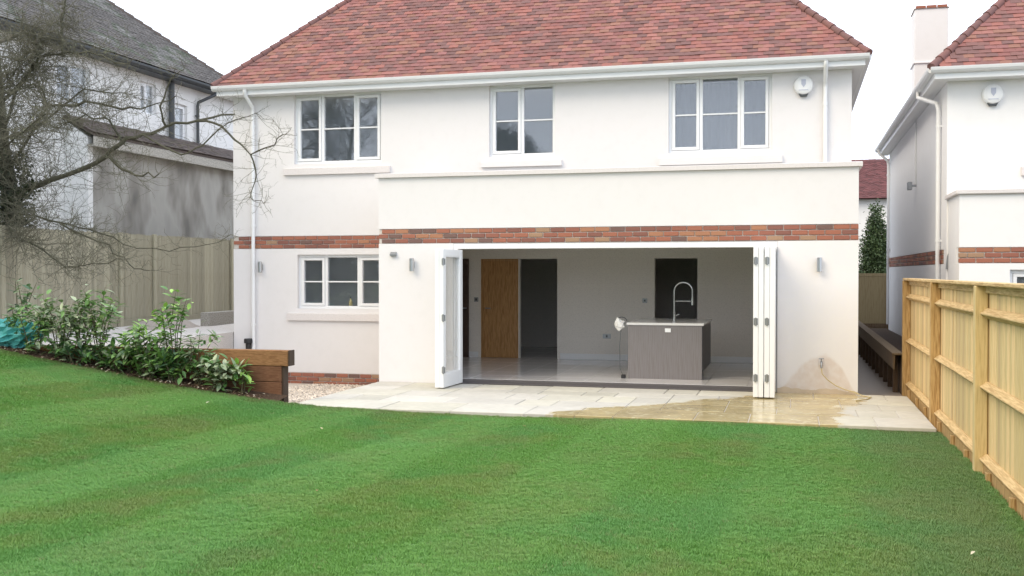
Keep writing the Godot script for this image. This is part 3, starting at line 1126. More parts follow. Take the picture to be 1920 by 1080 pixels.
func build_folding_doors(h: Node) -> void:
	var fr := MB.new()
	fr.box(Vector3(-5.058, 2.06, -0.12), Vector3(-0.242, 2.143, -0.005), 0.004)
	fr.box(Vector3(-5.058, 0.0, -0.12), Vector3(-4.985, 2.059, -0.005), 0.004)
	fr.box(Vector3(-0.315, 0.0, -0.12), Vector3(-0.242, 2.059, -0.005), 0.004)
	obj("door_frame", fr, M.plastic, h)
	var tr := MB.new()
	tr.box(Vector3(-4.98, 0.002, -0.14), Vector3(-0.32, 0.062, -0.012), 0.004)
	tr.box(Vector3(-4.98, 0.003, -0.011), Vector3(-0.32, 0.02, 0.035), 0.003)
	obj("threshold", tr, M.track, h)
	# leaves folded back square to the wall: two on the left, four on the right
	var w := 0.8
	var y := 0.018
	door_leaf(h, Transform3D(Basis(Vector3.UP, -PI / 2 - 0.05), Vector3(-4.935, y, 0.015)), w, true, -0.036)
	door_leaf(h, Transform3D(Basis(Vector3.UP, -PI / 2 - 0.045), Vector3(-5.006, y, 0.015)), w, false, -5.0)
	for k in 4:
		door_leaf(h, Transform3D(Basis(Vector3.UP, -PI / 2 - 0.012 + 0.004 * k), Vector3(-0.5 + [0.0, 0.0665, 0.142, 0.2085][k], y, 0.015)), w, false, [0.0, -5.0, 0.0, -5.0][k])
	var g := MB.new()
	g.box(Vector3(-0.246, 0.01, 0.001), Vector3(-0.238, 2.06, 0.05))
	obj("seal", g, M.rim, h)


func build_interior() -> void:
	var fy := 0.065
	var fl := MB.new()
	fl.box(Vector3(-9.64, -0.3, -7.4), Vector3(0.54, fy - 0.01, -2.31))
	fl.box(Vector3(-5.96, -0.3, -2.309), Vector3(0.54, fy - 0.01, -0.145))
	var floor := kind(obj("kitchen_floor", fl, M.grout), "structure")
	var s := 0.6
	var tm := MB.new()
	tm.xbox(Transform3D(), Vector3(s - 0.004, 0.012, s - 0.004), 0.001)
	var me := tm.mesh()
	var z := -0.15 - s / 2
	while z > -7.2:
		var x := 0.54 - s / 2
		while x > (-5.95 if z > -2.4 else -9.6):
			obj("floor_tile", me, M.tread, floor, Transform3D(Basis(), Vector3(x, fy - 0.006 + rng.randf_range(-0.0004, 0.0004), z)))
			x -= s
		z -= s
	kind(obj("kitchen_ceiling", MB.new().box(Vector3(-9.65, 2.46, -11.7), Vector3(0.55, 2.72, -2.301)).box(Vector3(-5.97, 2.46, -2.299), Vector3(0.54, 2.72, -0.301)), M.ceiling), "structure")
	kind(obj("upper_ceiling", MB.new().box(Vector3(-9.65, 4.905, -11.7), Vector3(0.55, 5.0, -2.301)), M.ceiling), "structure")
	# back wall of the kitchen with three openings
	var back := wall_grid(facing(0, 0, -4.1), -9.64, 0.54, fy - 0.02, 2.459, 0.12, [[-5.84, -5.1, 0.0, 1.96], [-5.08, -4.34, 0.0, 1.96], [-2.5, -1.72, 0.0, 1.96]])
	kind(obj("kitchen_wall", back, M.paint), "structure")
	kind(obj("hall_wall", wall_grid(facing(0, 0, -7.2), -9.64, 0.54, fy - 0.02, 2.459, 0.12, []), M.paint), "structure")
	kind(obj("hall_partition", MB.new().box(Vector3(-3.6, fy, -7.19), Vector3(-3.48, 2.459, -4.221)), M.paint), "structure")
	kind(obj("kitchen_partition", MB.new().box(Vector3(-6.42, fy, -4.09), Vector3(-6.3, 2.459, -2.9)), M.paint), "structure")
	kind(obj("bedroom_wall", MB.new().box(Vector3(-9.64, 2.721, -6.1), Vector3(0.54, 4.904, -6.0)), M.paint), "structure")
	for x in [-6.2, -3.0]:
		kind(obj("bedroom_partition", MB.new().box(Vector3(x - 0.06, 2.721, -5.99), Vector3(x + 0.06, 4.904, -2.31)), M.paint), "structure")
	var sk := MB.new()
	for r in [[-9.6, -5.9], [-4.28, -2.56], [-1.66, 0.53]]:
		sk.box(Vector3(r[0], fy + 0.001, -4.098), Vector3(r[1], fy + 0.11, -4.083), 0.004)
	kind(obj("skirting_board", sk, M.plastic), "structure")
	# oak door in its frame
	var d := thing("interior_door", "closed oak panelled door at the back of the kitchen", "door", Vector3(-5.84, fy, -4.1))
	var f := MB.new()
	f.box(Vector3(0.0, 0.0, -0.1), Vector3(0.03, 1.894, 0.012))
	f.box(Vector3(0.71, 0.0, -0.1), Vector3(0.739, 1.894, 0.012))
	f.box(Vector3(0.03, 1.864, -0.1), Vector3(0.71, 1.894, 0.012))
	obj("frame", f, M.oak, d)
	var pn := MB.new()
	pn.box(Vector3(0.032, 0.004, -0.045), Vector3(0.708, 1.862, -0.02))
	for b in [[0.032, 0.142, 0.004, 1.862], [0.598, 0.708, 0.004, 1.862], [0.142, 0.598, 0.004, 0.2], [0.142, 0.598, 1.75, 1.862], [0.142, 0.598, 0.86, 0.97], [0.33, 0.41, 0.2, 0.86], [0.33, 0.41, 0.97, 1.75]]:
		pn.box(Vector3(b[0], b[2], -0.019), Vector3(b[1], b[3], -0.006), 0.002)
	obj("door_panel", pn, M.oak, d)
	obj("handle", MB.new().tube([Vector3(0.09, 0.95, -0.006), Vector3(0.09, 0.95, 0.04), Vector3(0.2, 0.95, 0.045)], [0.011, 0.01, 0.009], 8), M.rim, d)
	# dark stained panel by the partition
	var bd := thing("interior_door", "dark brown door standing open beside the oak door", "door", Vector3(-6.28, fy, -4.08))
	obj("door_panel", MB.new().box(Vector3(0.0, 0.004, 0.0), Vector3(0.2, 1.9, 0.04), 0.003), M.brown_door, bd)
	obj("handle", MB.new().tube([Vector3(0.16, 0.95, 0.04), Vector3(0.16, 0.95, 0.08), Vector3(0.09, 0.95, 0.085)], [0.01, 0.01, 0.009], 8), M.rim, bd)
	build_island(fy)


func build_island(fy: float) -> void:
	var k := thing("kitchen_island", "grey wood grain kitchen island with white worktop inside the open doors", "kitchen island", Vector3(-2.49, fy, -0.82))
	var w := 1.15
	var dp := 1.6
	obj("front_panel", MB.new().box(Vector3(0.0, 0.0, -0.022), Vector3(w - 0.02, 0.825, 0.0), 0.002), M.island, k)
	obj("cabinet", MB.new().box(Vector3(0.005, 0.12, -dp), Vector3(w - 0.03, 0.825, -0.023)), M.dark_unit, k)
	obj("plinth", MB.new().box(Vector3(0.06, 0.0, -dp + 0.05), Vector3(w - 0.12, 0.119, -0.024)), M.dark_unit, k)
	for i in 3:
		var z := -0.03 - i * 0.52
		obj("drawer_front", MB.new().box(Vector3(w - 0.029, 0.125, z - 0.512), Vector3(w - 0.01, 0.815, z), 0.002), M.dark_unit, k)
	obj("worktop", MB.new().box(Vector3(-0.02, 0.826, -dp - 0.02), Vector3(w + 0.01, 0.862, 0.02), 0.003), M.worktop, k)
	obj("socket", MB.new().box(Vector3(0.57, 0.72, 0.0), Vector3(0.66, 0.78, 0.012), 0.003), M.plastic, k)
	var t := part("tap", k, Transform3D(Basis(), Vector3(0.68, 0.862, -0.28)))
	obj("pillar", MB.new().lathe(Transform3D(), [Vector2(0.03, 0), Vector2(0.03, 0.01), Vector2(0.02, 0.02), Vector2(0.018, 0.16), Vector2(0.01, 0.17)], 12), M.steel, t)
	var arc := []
	for i in 15:
		var a := PI * i / 14.0
		arc.append(Vector3(0.14 - 0.14 * cos(a), 0.48 + 0.14 * sin(a), 0.02))
	arc.push_front(Vector3(0, 0.1, 0.02))
	arc.append(Vector3(0.28, 0.4, 0.02))
	var r := []
	for i in arc:
		r.append(0.011)
	obj("spout", MB.new().tube(arc, r, 8), M.steel, t)
	obj("spray_head", MB.new().tube([Vector3(0.28, 0.41, 0.02), Vector3(0.28, 0.36, 0.02), Vector3(0.28, 0.27, 0.02)], [0.013, 0.019, 0.021], 10), M.steel, t)
	obj("holder_arm", MB.new().tube([Vector3(0, 0.33, 0.02), Vector3(0.28, 0.33, 0.02)], [0.007, 0.007], 6), M.steel, t)
	obj("lever", MB.new().tube([Vector3(0.02, 0.1, 0), Vector3(0.08, 0.13, 0.02)], [0.009, 0.006], 6), M.steel, t)
	# a crumpled white bag hung over the worktop's left end
	var bg := MB.new()
	var f := FastNoiseLite.new()
	f.seed = 5
	f.frequency = 7.0
	var pt := func(i: int, j: int) -> Vector3:
		var a := TAU * i / 14.0
		var b := PI * j / 8.0
		var q := Vector3(cos(a) * sin(b) * 0.07, cos(b) * 0.085, sin(a) * sin(b) * 0.05)
		return q * (1.0 + 0.9 * f.get_noise_3dv(q * 3.0))
	for i in 14:
		for j in 8:
			var a: Vector3 = pt.call(i, j)
			bg.quad(a, pt.call((i + 1) % 14, j), pt.call((i + 1) % 14, j + 1), pt.call(i, j + 1), a)
	var bag := thing("white_bag", "crumpled white bag hanging at the left end of the island worktop", "bag", Vector3(-2.63, 0.9, -0.83))
	obj("bag", bg, M.bag, bag)
	var hd := []
	var hr := []
	for i in 9:
		var a := PI * i / 8.0
		hd.append(Vector3(0.04 - 0.08 * cos(a), 0.05 + 0.06 * sin(a), 0.0))
		hr.append(0.006)
	obj("handle", MB.new().tube(hd, hr, 6), M.dark, bag)
	# cable down to a plug on the floor
	var cb := thing("cable", "thin dark cable dropping from the worktop to a plug on the floor", "cable", Vector3(-2.56, fy, -0.84))
	obj("wire", MB.new().tube([Vector3(0.04, 0.84, 0.0), Vector3(-0.03, 0.84, 0.01), Vector3(-0.06, 0.5, 0.02), Vector3(-0.05, 0.15, 0.03), Vector3(0.0, 0.03, 0.04)], [0.004, 0.004, 0.004, 0.004, 0.004], 6), M.black_pipe, cb)
	obj("plug", MB.new().box(Vector3(-0.03, 0.0, 0.0), Vector3(0.035, 0.06, 0.07), 0.008), M.dark, cb)


func build_right_house() -> void:
	var h := thing("house", "white rendered neighbouring house at the right edge with chimney and red roof", "house")
	var zf := -1.8
	var zb := -0.65
	obj("wall", wall_grid(facing(0, 0, zf), 2.22, 9.0, -0.45, 4.6, 0.3, [[3.42, 5.06, 3.33, 4.58]]), M.render_right, h)
	obj("wall", wall_grid(facing(2.22, 0, zf, -PI / 2), -10.2, -0.3, -0.45, 1.83, 0.3, []), M.render_right, h)
	obj("wall", wall_grid(facing(2.22, 0, zf, -PI / 2), -10.2, -0.3, 2.058, 4.6, 0.3, []), M.render_right, h)
	obj("wall", MB.new().box(Vector3(2.5, -0.45, -12.0), Vector3(9.0, 4.6, -11.7)), M.render_right, h)
	obj("wall", MB.new().box(Vector3(8.7, -0.45, -11.699), Vector3(9.0, 4.6, -2.101)), M.render_right, h)
	brick_band(h, Transform3D(Basis(Vector3.UP, -PI / 2), Vector3(2.224, 0, -12.0)), 9.9, 1.832, 0.0)
	# its own extension
	obj("wall", wall_grid(facing(0, 0, zb), 2.24, 9.0, -0.45, 1.83, 0.3, [[2.9, 4.5, 0.75, 1.74]]), M.render_right, h)
	obj("wall", wall_grid(facing(0, 0, zb), 2.24, 9.0, 2.058, 2.8, 0.3, []), M.render_right, h)
	brick_band(h, facing(2.24, 0, zb - 0.004), 3.2, 1.832, 0.0)
	obj("wall", MB.new().box(Vector3(2.245, 1.831, zb - 0.295), Vector3(9.0, 2.057, zb - 0.113)), M.render_right, h)
	obj("flat_roof", MB.new().box(Vector3(2.55, 2.4, zf + 0.002), Vector3(8.99, 2.6, zb - 0.302)), M.concrete, h)
	obj("wall", MB.new().box(Vector3(2.24, -0.45, zf + 0.001), Vector3(2.54, 2.8, zb - 0.301)), M.render_right, h)
	var cop := MB.new()
	cop.box(Vector3(2.19, 2.802, zb - 0.35), Vector3(9.0, 2.87, zb + 0.05), 0.01)
	cop.box(Vector3(2.19, 2.803, zf + 0.001), Vector3(2.59, 2.868, zb - 0.351), 0.01)
	obj("coping", cop, M.stone, h)
	window_unit(h, facing(2.9, 0.75, zb), 1.6, 0.99, [[0.31, true], [0.385, false], [0.305, true]])
	window_unit(h, facing(3.42, 3.33, zf), 1.64, 1.25, [[0.31, true], [0.385, false], [0.305, true]])
	var sill := MB.new()
	sill.box(Vector3(3.25, 3.14, zf + 0.001), Vector3(5.2, 3.28, zf + 0.055), 0.006)
	obj("window_sill", sill, M.stone, h)
	kind(obj("neighbour_floor", MB.new().box(Vector3(2.53, 2.3, -11.69), Vector3(8.69, 2.39, -2.11)).box(Vector3(2.53, -0.4, -11.69), Vector3(8.69, -0.2, -2.11)), M.ceiling), "structure")
	var e0 := 2.0
	var f := MB.new()
	f.box(Vector3(e0, 4.585, -1.5), Vector3(9.3, 4.75, -1.48))
	f.box(Vector3(e0, 4.585, -12.3), Vector3(e0 + 0.02, 4.75, -1.501))
	obj("fascia", f, M.plastic, h)
	var so := MB.new()
	so.box(Vector3(e0 + 0.02, 4.59, -1.798), Vector3(9.3, 4.6, -1.501))
	so.box(Vector3(e0 + 0.021, 4.59, -12.3), Vector3(2.218, 4.6, -1.799))
	obj("soffit", so, M.gutter, h)
	gutter(h, Vector3(e0 - 0.06, 4.665, -1.479), Vector3(9.3, 4.665, -1.479), Vector3.BACK, M.gutter)
	gutter(h, Vector3(e0 - 0.001, 4.665, -12.3), Vector3(e0 - 0.001, 4.665, -1.48), Vector3.LEFT, M.gutter)
	downpipe(h, [Vector3(1.95, 4.68, -3.2), Vector3(1.95, 4.58, -3.2), Vector3(2.15, 4.36, -2.45), Vector3(2.17, 4.25, -2.42), Vector3(2.17, 0.45, -2.42)], 0.034, M.plastic, Vector3.RIGHT)
	downpipe(h, [Vector3(1.95, 4.68, -11.6), Vector3(1.95, 4.58, -11.6), Vector3(2.15, 4.4, -11.6), Vector3(2.17, 4.3, -11.6), Vector3(2.17, 0.45, -11.6)], 0.034, M.plastic, Vector3.RIGHT)
	var t := 1.02
	hip_roof(h, e0 - 0.02, 12.0, -1.48, -12.35, 4.75, t, M.roof_under)
	var sl := sqrt(1.0 + t * t)
	var up := Vector3(0, t, -1).normalized()
	var fr := Transform3D(Basis(Vector3.RIGHT, up, Vector3.RIGHT.cross(up)), Vector3(0, 4.75, -1.44) - up * 0.03)
	tile_slope(h, fr, 60, func(s: float) -> float: return e0 + s / sl, func(s: float) -> float: return 7.5, func(u: float, s: float) -> bool: return s < 2.2 and u < 3.75)
	hip_tiles(h, Vector3(e0 - 0.05, 4.78, -1.44), Vector3(e0 + 3.95, 4.78 + 4 * t, -5.44), 22)
	# chimney on the far slope
	var c := part("chimney", h, facing(3.06, 4.8, -11.4 + 2.0))
	c.position = Vector3(3.0, 5.2, -10.9)
	obj("stack", MB.new().box(Vector3(-0.36, -0.3, -0.36), Vector3(0.36, 2.55, 0.36), 0.01), M.render_right, c)
	obj("neck_moulding", MB.new().box(Vector3(-0.39, 1.3, -0.39), Vector3(0.39, 1.34, 0.39), 0.008), M.render_right, c)
	for k in 3:
		for s in [-0.29, -0.06, 0.17]:
			obj("brick", brick_meshes[k], M["brick%d" % (k % 3)], c, Transform3D(Basis(), Vector3(s + 0.06, 2.59 + 0.0, 0.34 - 0.34 * k)))
	obj("crown_bed", MB.new().box(Vector3(-0.38, 2.551, -0.38), Vector3(0.38, 2.572, 0.38)), M.mortar, c)


func build_left_house() -> void:
	var h := thing("house", "old white house on the left with grey mossy roof behind bare branches", "house")
	var X := -15.0
	var fr := Transform3D(Basis(Vector3.UP, PI / 2), Vector3(X, 0, 0))  # its u axis runs along -z
	obj("wall", wall_grid(fr, -9.0, 11.1, -0.4, 6.5, 0.3, [[6.55, 7.2, 5.5, 6.25], [8.0, 8.55, 4.98, 5.95], [3.6, 4.7, 5.3, 6.2]]), M.render_left, h)
	obj("wall", MB.new().box(Vector3(-24.0, -0.4, -11.1), Vector3(-15.301, 6.5, -10.8)), M.render_left, h)
	obj("wall", MB.new().box(Vector3(-24.0, -0.4, 8.7), Vector3(-15.301, 6.5, 9.0)), M.render_left, h)
	obj("inner_floor", MB.new().box(Vector3(-24.0, 4.4, -10.0), Vector3(-15.31, 4.6, 8.6)), M.ceiling, h)
	obj("inner_wall", MB.new().box(Vector3(-18.6, 4.61, -10.0), Vector3(-18.5, 6.5, 8.6)), M.paint, h)
	window_unit(h, fr * Transform3D(Basis(), Vector3(6.55, 5.5, 0)), 0.65, 0.75, [[0.5, true], [0.5, false]])
	window_unit(h, fr * Transform3D(Basis(), Vector3(8.0, 4.98, 0)), 0.55, 0.97, [[1.0, true]])
	window_unit(h, fr * Transform3D(Basis(), Vector3(3.6, 5.3, 0)), 1.1, 0.9, [[0.5, true], [0.5, false]])
	# eaves
	var ed := MB.new()
	ed.box(Vector3(X + 0.002, 6.42, -11.35), Vector3(X + 0.32, 6.5, 9.2))
	obj("soffit", ed, M.black_pipe, h)
	gutter(h, Vector3(X + 0.33, 6.45, -11.4), Vector3(X + 0.33, 6.45, 9.2), Vector3.RIGHT, M.black_pipe)
	downpipe(h, [Vector3(X + 0.1, 6.4, -7.7), Vector3(X + 0.1, 6.3, -7.7), Vector3(X + 0.1, 4.9, -7.7)], 0.075, M.black_pipe, Vector3.LEFT)
	downpipe(h, [Vector3(X + 0.36, 6.45, -9.35), Vector3(X + 0.36, 6.35, -9.33), Vector3(X + 0.08, 6.1, -8.95), Vector3(X + 0.07, 6.0, -8.93), Vector3(X + 0.07, 4.9, -8.93)], 0.04, M.black_pipe, Vector3.LEFT)
	var t := 0.8
	hip_roof(h, -24.4, X + 0.36, 9.3, -11.4, 6.53, t, M.roof_under)
	var up := Vector3(-1, t, 0).normalized()
	var sl := sqrt(1.0 + t * t)
	# the slope that faces this garden: u runs along -z
	var r := Transform3D(Basis(Vector3.FORWARD, up, Vector3.FORWARD.cross(up)), Vector3(X + 0.38, 6.56, 0))
	var where := []
	var tints := []
	var f := FastNoiseLite.new()
	f.seed = 6
	f.frequency = 0.5
	f.fractal_octaves = 4
	for row in 58:
		var s := row * 0.1
		var u := -7.0 + (0.0825 if row % 2 else 0.0)
		while u < 11.4 - s / sl:
			where.append(tile_place(r, u, s))
			var q := rng.randf_range(0.75, 1.2)
			var nn := f.get_noise_2d(u, s * 1.5)
			tints.append((Color(0.125, 0.11, 0.1) if nn < 0.12 else Color(0.1, 0.11, 0.075) if nn < 0.3 else Color(0.2, 0.19, 0.175)) * q)
			u += 0.165
	scatter("roof_tile_field", tile_mesh, M.roof_any, where, tints, h)
	var hm := MB.new()
	hm.tube([Vector3(0, 0, 0), Vector3(0, 0, -0.3)], [0.12, 0.09], 8, true)
	var me := hm.mesh()
	var d := Vector3(-1, t, 1).normalized()
	for i in 26:
		obj("hip_tile", me, M.lean_tile, h, Transform3D(Basis.looking_at(d), Vector3(X + 0.36, 6.53, -11.4) + d * 0.27 * i))
	# lean-to against its side: grey weathered wall, tiled roof, pale fascia
	var b := thing("lean_to", "grey stained lean-to with a narrow tiled roof against the left house", "outbuilding")
	obj("wall", MB.new().box(Vector3(-14.995, -0.4, -12.6), Vector3(-14.42, 4.5, -4.0)), M.grey_wall, b)
	obj("end_wall", MB.new().extrude([Vector2(0, -0.4), Vector2(0.72, -0.4), Vector2(0.72, 4.56), Vector2(0, 4.95)].map(func(q: Vector2) -> Vector2: return q * Vector2(0.8, 1.0)), Vector3(-14.994, 0, -3.999), Vector3(-14.994, 0, -3.84), Vector3.RIGHT, Vector3.UP), M.render_left, b)
	var lr := MB.new()
	lr.extrude([Vector2(0, 0), Vector2(0.75, -0.4), Vector2(0.75, -0.46), Vector2(0, -0.06)], Vector3(-14.995, 5.04, -12.8), Vector3(-14.995, 5.04, -3.8), Vector3.RIGHT, Vector3.UP)
	obj("roof", lr, M.lean_tile, b)
	var lup := Vector3(-0.75, 0.4, 0).normalized()
	var lf := Transform3D(Basis(Vector3.FORWARD, lup, Vector3.FORWARD.cross(lup)), Vector3(-14.22, 4.64, 0))
	var lw := []
	var lt := []
	for row in 8:
		var u := 3.85 + (0.0825 if row % 2 else 0.0)
		while u < 12.8:
			lw.append(tile_place(lf, u, row * 0.1))
			lt.append(Color(0.15, 0.115, 0.1) * rng.randf_range(0.65, 1.25))
			u += 0.165
	scatter("roof_tile_field", tile_mesh, M.roof_any, lw, lt, b)
	obj("fascia", MB.new().box(Vector3(-14.26, 4.36, -12.8), Vector3(-14.23, 4.57, -3.8), 0.004), M.fascia, b)
	obj("soffit", MB.new().box(Vector3(-14.418, 4.36, -12.79), Vector3(-14.262, 4.4, -3.81)), M.fascia, b)


func build_far_side() -> void:
	# house seen through the gap
	var h := thing("house", "distant house with dark red roof seen through the gap", "house", Vector3(0, 0, -29))
	obj("wall", wall_grid(facing(0, 0, 0), -2.0, 7.0, -0.4, 4.7, 6.0, []), M.render_right, h)
	var r := MB.new()
	var a := Vector3(-2.3, 4.62, 0.3)
	var b := Vector3(7.3, 4.62, 0.3)
	var c := Vector3(7.3, 6.35, -2.4)
	var d := Vector3(-2.3, 6.35, -2.4)
	r.quad(a, b, c, d, Vector3(0, 1, 1))
	r.quad(d, c, Vector3(7.3, 4.62, -6.3), Vector3(-2.3, 4.62, -6.3), Vector3(0, 1, -1))
	r.quad(a, b, Vector3(7.3, 4.62, -6.3), Vector3(-2.3, 4.62, -6.3), Vector3.DOWN)
	obj("roof", r, M.roof_under, h)
	var up := (d - a).normalized()
	var fr := Transform3D(Basis(Vector3.RIGHT, up, Vector3.RIGHT.cross(up)), a + Vector3(0, 0.01, 0.02))
	var where := []
	var tints := []
	for row in 33:
		var u := 0.05 + (0.0825 if row % 2 else 0.0)
		while u < 9.5:
			where.append(tile_place(fr, u, row * 0.1))
			tints.append(Color(0.15, 0.05, 0.05) * rng.randf_range(0.7, 1.25))
			u += 0.165
	scatter("roof_tile_field", tile_mesh, M.roof_any, where, tints, h)
	leafy_tree("conifer", "dense dark green conifer in the gap between the houses", Vector3(2.3, -0.4, -17.4), 4.05, 0.95, 1800, Color(0.05, 0.085, 0.026), 0.1, true)


func build_fences() -> void:
	var board := MB.new()
	board.extrude([Vector2(-0.055, 0.0), Vector2(0.055, 0.0), Vector2(0.055, -0.006), Vector2(-0.055, -0.026)], Vector3(0, 0, 0), Vector3(0, 1, 0), Vector3.FORWARD, Vector3.LEFT)
	var bm := board.mesh()
	# new fence on the right: boards beyond, posts and rails towards this garden
	var f := thing("fence", "new pale timber boarded fence along the right side of the lawn", "fence")
	var z := 12.6
	while z > -0.75:
		obj("board", bm, M["fence%d" % (rng.randi() % 5)], f, Transform3D(Basis().scaled(Vector3(1, 1.53, 1)), Vector3(1.602 + rng.randf_range(0, 0.004), 0.06, z)))
		z -= 0.094
	var zs := [-0.72, 2.5, 5.57, 8.6, 11.7]
	for p in zs:
		var o := MB.new()
		o.box(Vector3(1.495, -0.3, p - 0.05), Vector3(1.6, 1.585, p + 0.05), 0.006)
		obj("post", o, M.fence_post if p != 5.57 else M.fence1, f)
	for i in zs.size() - 1:
		for y in [0.1, 0.72, 1.35]:
			var o := MB.new()
			# arris rail: triangular, its ridge towards the garden
			o.extrude([Vector2(0.0, -0.045), Vector2(0.0, 0.045), Vector2(-0.012, 0.045), Vector2(-0.065, 0.005), Vector2(-0.065, -0.005), Vector2(-0.012, -0.045)], Vector3(1.6, y, zs[i] + 0.051), Vector3(1.6, y, zs[i + 1] - 0.051), Vector3.RIGHT, Vector3.UP)
			obj("rail", o, M.fence_rail, f)
		var gb := MB.new()
		gb.box(Vector3(1.565, -0.16, zs[i] + 0.052), Vector3(1.59, 0.052, zs[i + 1] - 0.052), 0.003)
		obj("gravel_board", gb, M.fence_post, f)
		for k in [0.4, 1.4, 2.3]:
			obj("cleat", MB.new().box(Vector3(1.525, -0.16, zs[i] + k), Vector3(1.564, 0.05, zs[i] + k + 0.07), 0.003), M.fence_post, f)
	obj("capping", MB.new().box(Vector3(1.5, 1.588, -0.78), Vector3(1.63, 1.62, 12.6), 0.005), M.fence_rail, f)
	obj("counter_rail", MB.new().box(Vector3(1.575, 1.525, -0.66), Vector3(1.598, 1.587, 12.6), 0.003), M.fence_rail, f)
	# low dark retaining fence in the alley
	var a := thing("fence", "low dark timber retaining fence along the alley", "fence")
	z = -0.85
	while z > -12.4:
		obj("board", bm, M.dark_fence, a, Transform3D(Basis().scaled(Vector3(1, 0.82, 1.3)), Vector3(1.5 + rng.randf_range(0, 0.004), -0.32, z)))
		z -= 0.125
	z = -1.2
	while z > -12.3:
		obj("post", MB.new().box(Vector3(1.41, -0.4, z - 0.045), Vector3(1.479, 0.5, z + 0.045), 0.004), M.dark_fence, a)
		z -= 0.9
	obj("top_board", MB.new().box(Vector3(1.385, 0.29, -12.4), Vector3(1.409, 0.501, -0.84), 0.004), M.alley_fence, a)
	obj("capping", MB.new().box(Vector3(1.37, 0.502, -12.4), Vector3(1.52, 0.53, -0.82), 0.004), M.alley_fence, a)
	# fence across the far end of the alley
	var e := thing("fence", "brown board fence closing the far end of the alley", "fence")
	var x := 0.9
	while x < 3.0:
		obj("board", bm, M.far_fence, e, Transform3D(Basis(Vector3.UP, PI / 2).scaled(Vector3(1, 1, 1)) * Basis().scaled(Vector3(1, 1.95, 1)), Vector3(x, -0.3, -13.0 + rng.randf_range(0, 0.004))))
		x += 0.1
	obj("rail", MB.new().box(Vector3(0.88, 1.6, -13.06), Vector3(3.0, 1.68, -12.98), 0.004), M.far_fence, e)
	obj("rail", MB.new().box(Vector3(0.88, 0.3, -12.98), Vector3(3.0, 0.4, -12.93), 0.004), M.dark_fence, e)
	for px in [0.95, 2.35]:
		obj("post", MB.new().box(Vector3(px - 0.05, -0.4, -12.979), Vector3(px + 0.05, 1.6, -12.9), 0.004), M.dark_fence, e)
	# weathered fence on the left boundary
	var l := thing("fence", "weathered grey green boarded fence along the left boundary", "fence")
	z = 5.0
	while z > -11.0:
		var y0 := lerpf(0.45, 0.68, clampf((2.6 - z) / 13.0, 0.0, 1.0))
		var top := 2.48 + rng.randf_range(-0.012, 0.012)
		obj("board", bm, M["old_fence%d" % (rng.randi() % 4)], l, Transform3D(Basis(Vector3.UP, PI) * Basis().scaled(Vector3(1, top - y0, 1.05)), Vector3(-13.0 + rng.randf_range(0, 0.006), y0, z)))
		z -= 0.098
	for p in [3.6, 0.35, -2.9, -4.05, -7.2]:
		obj("post", MB.new().box(Vector3(-12.99, 0.3, p - 0.05), Vector3(-12.94, 2.5, p + 0.05), 0.005), M.old_fence2, l)
	obj("gravel_board", MB.new().box(Vector3(-12.985, 0.4, -11.0), Vector3(-12.955, 0.76, -2.8), 0.004), M.old_fence1, l)
	for y in [0.9, 2.2]:
		obj("rail", MB.new().box(Vector3(-13.1, y, -11.0), Vector3(-13.022, y + 0.08, 5.0), 0.004), M.old_fence1, l)


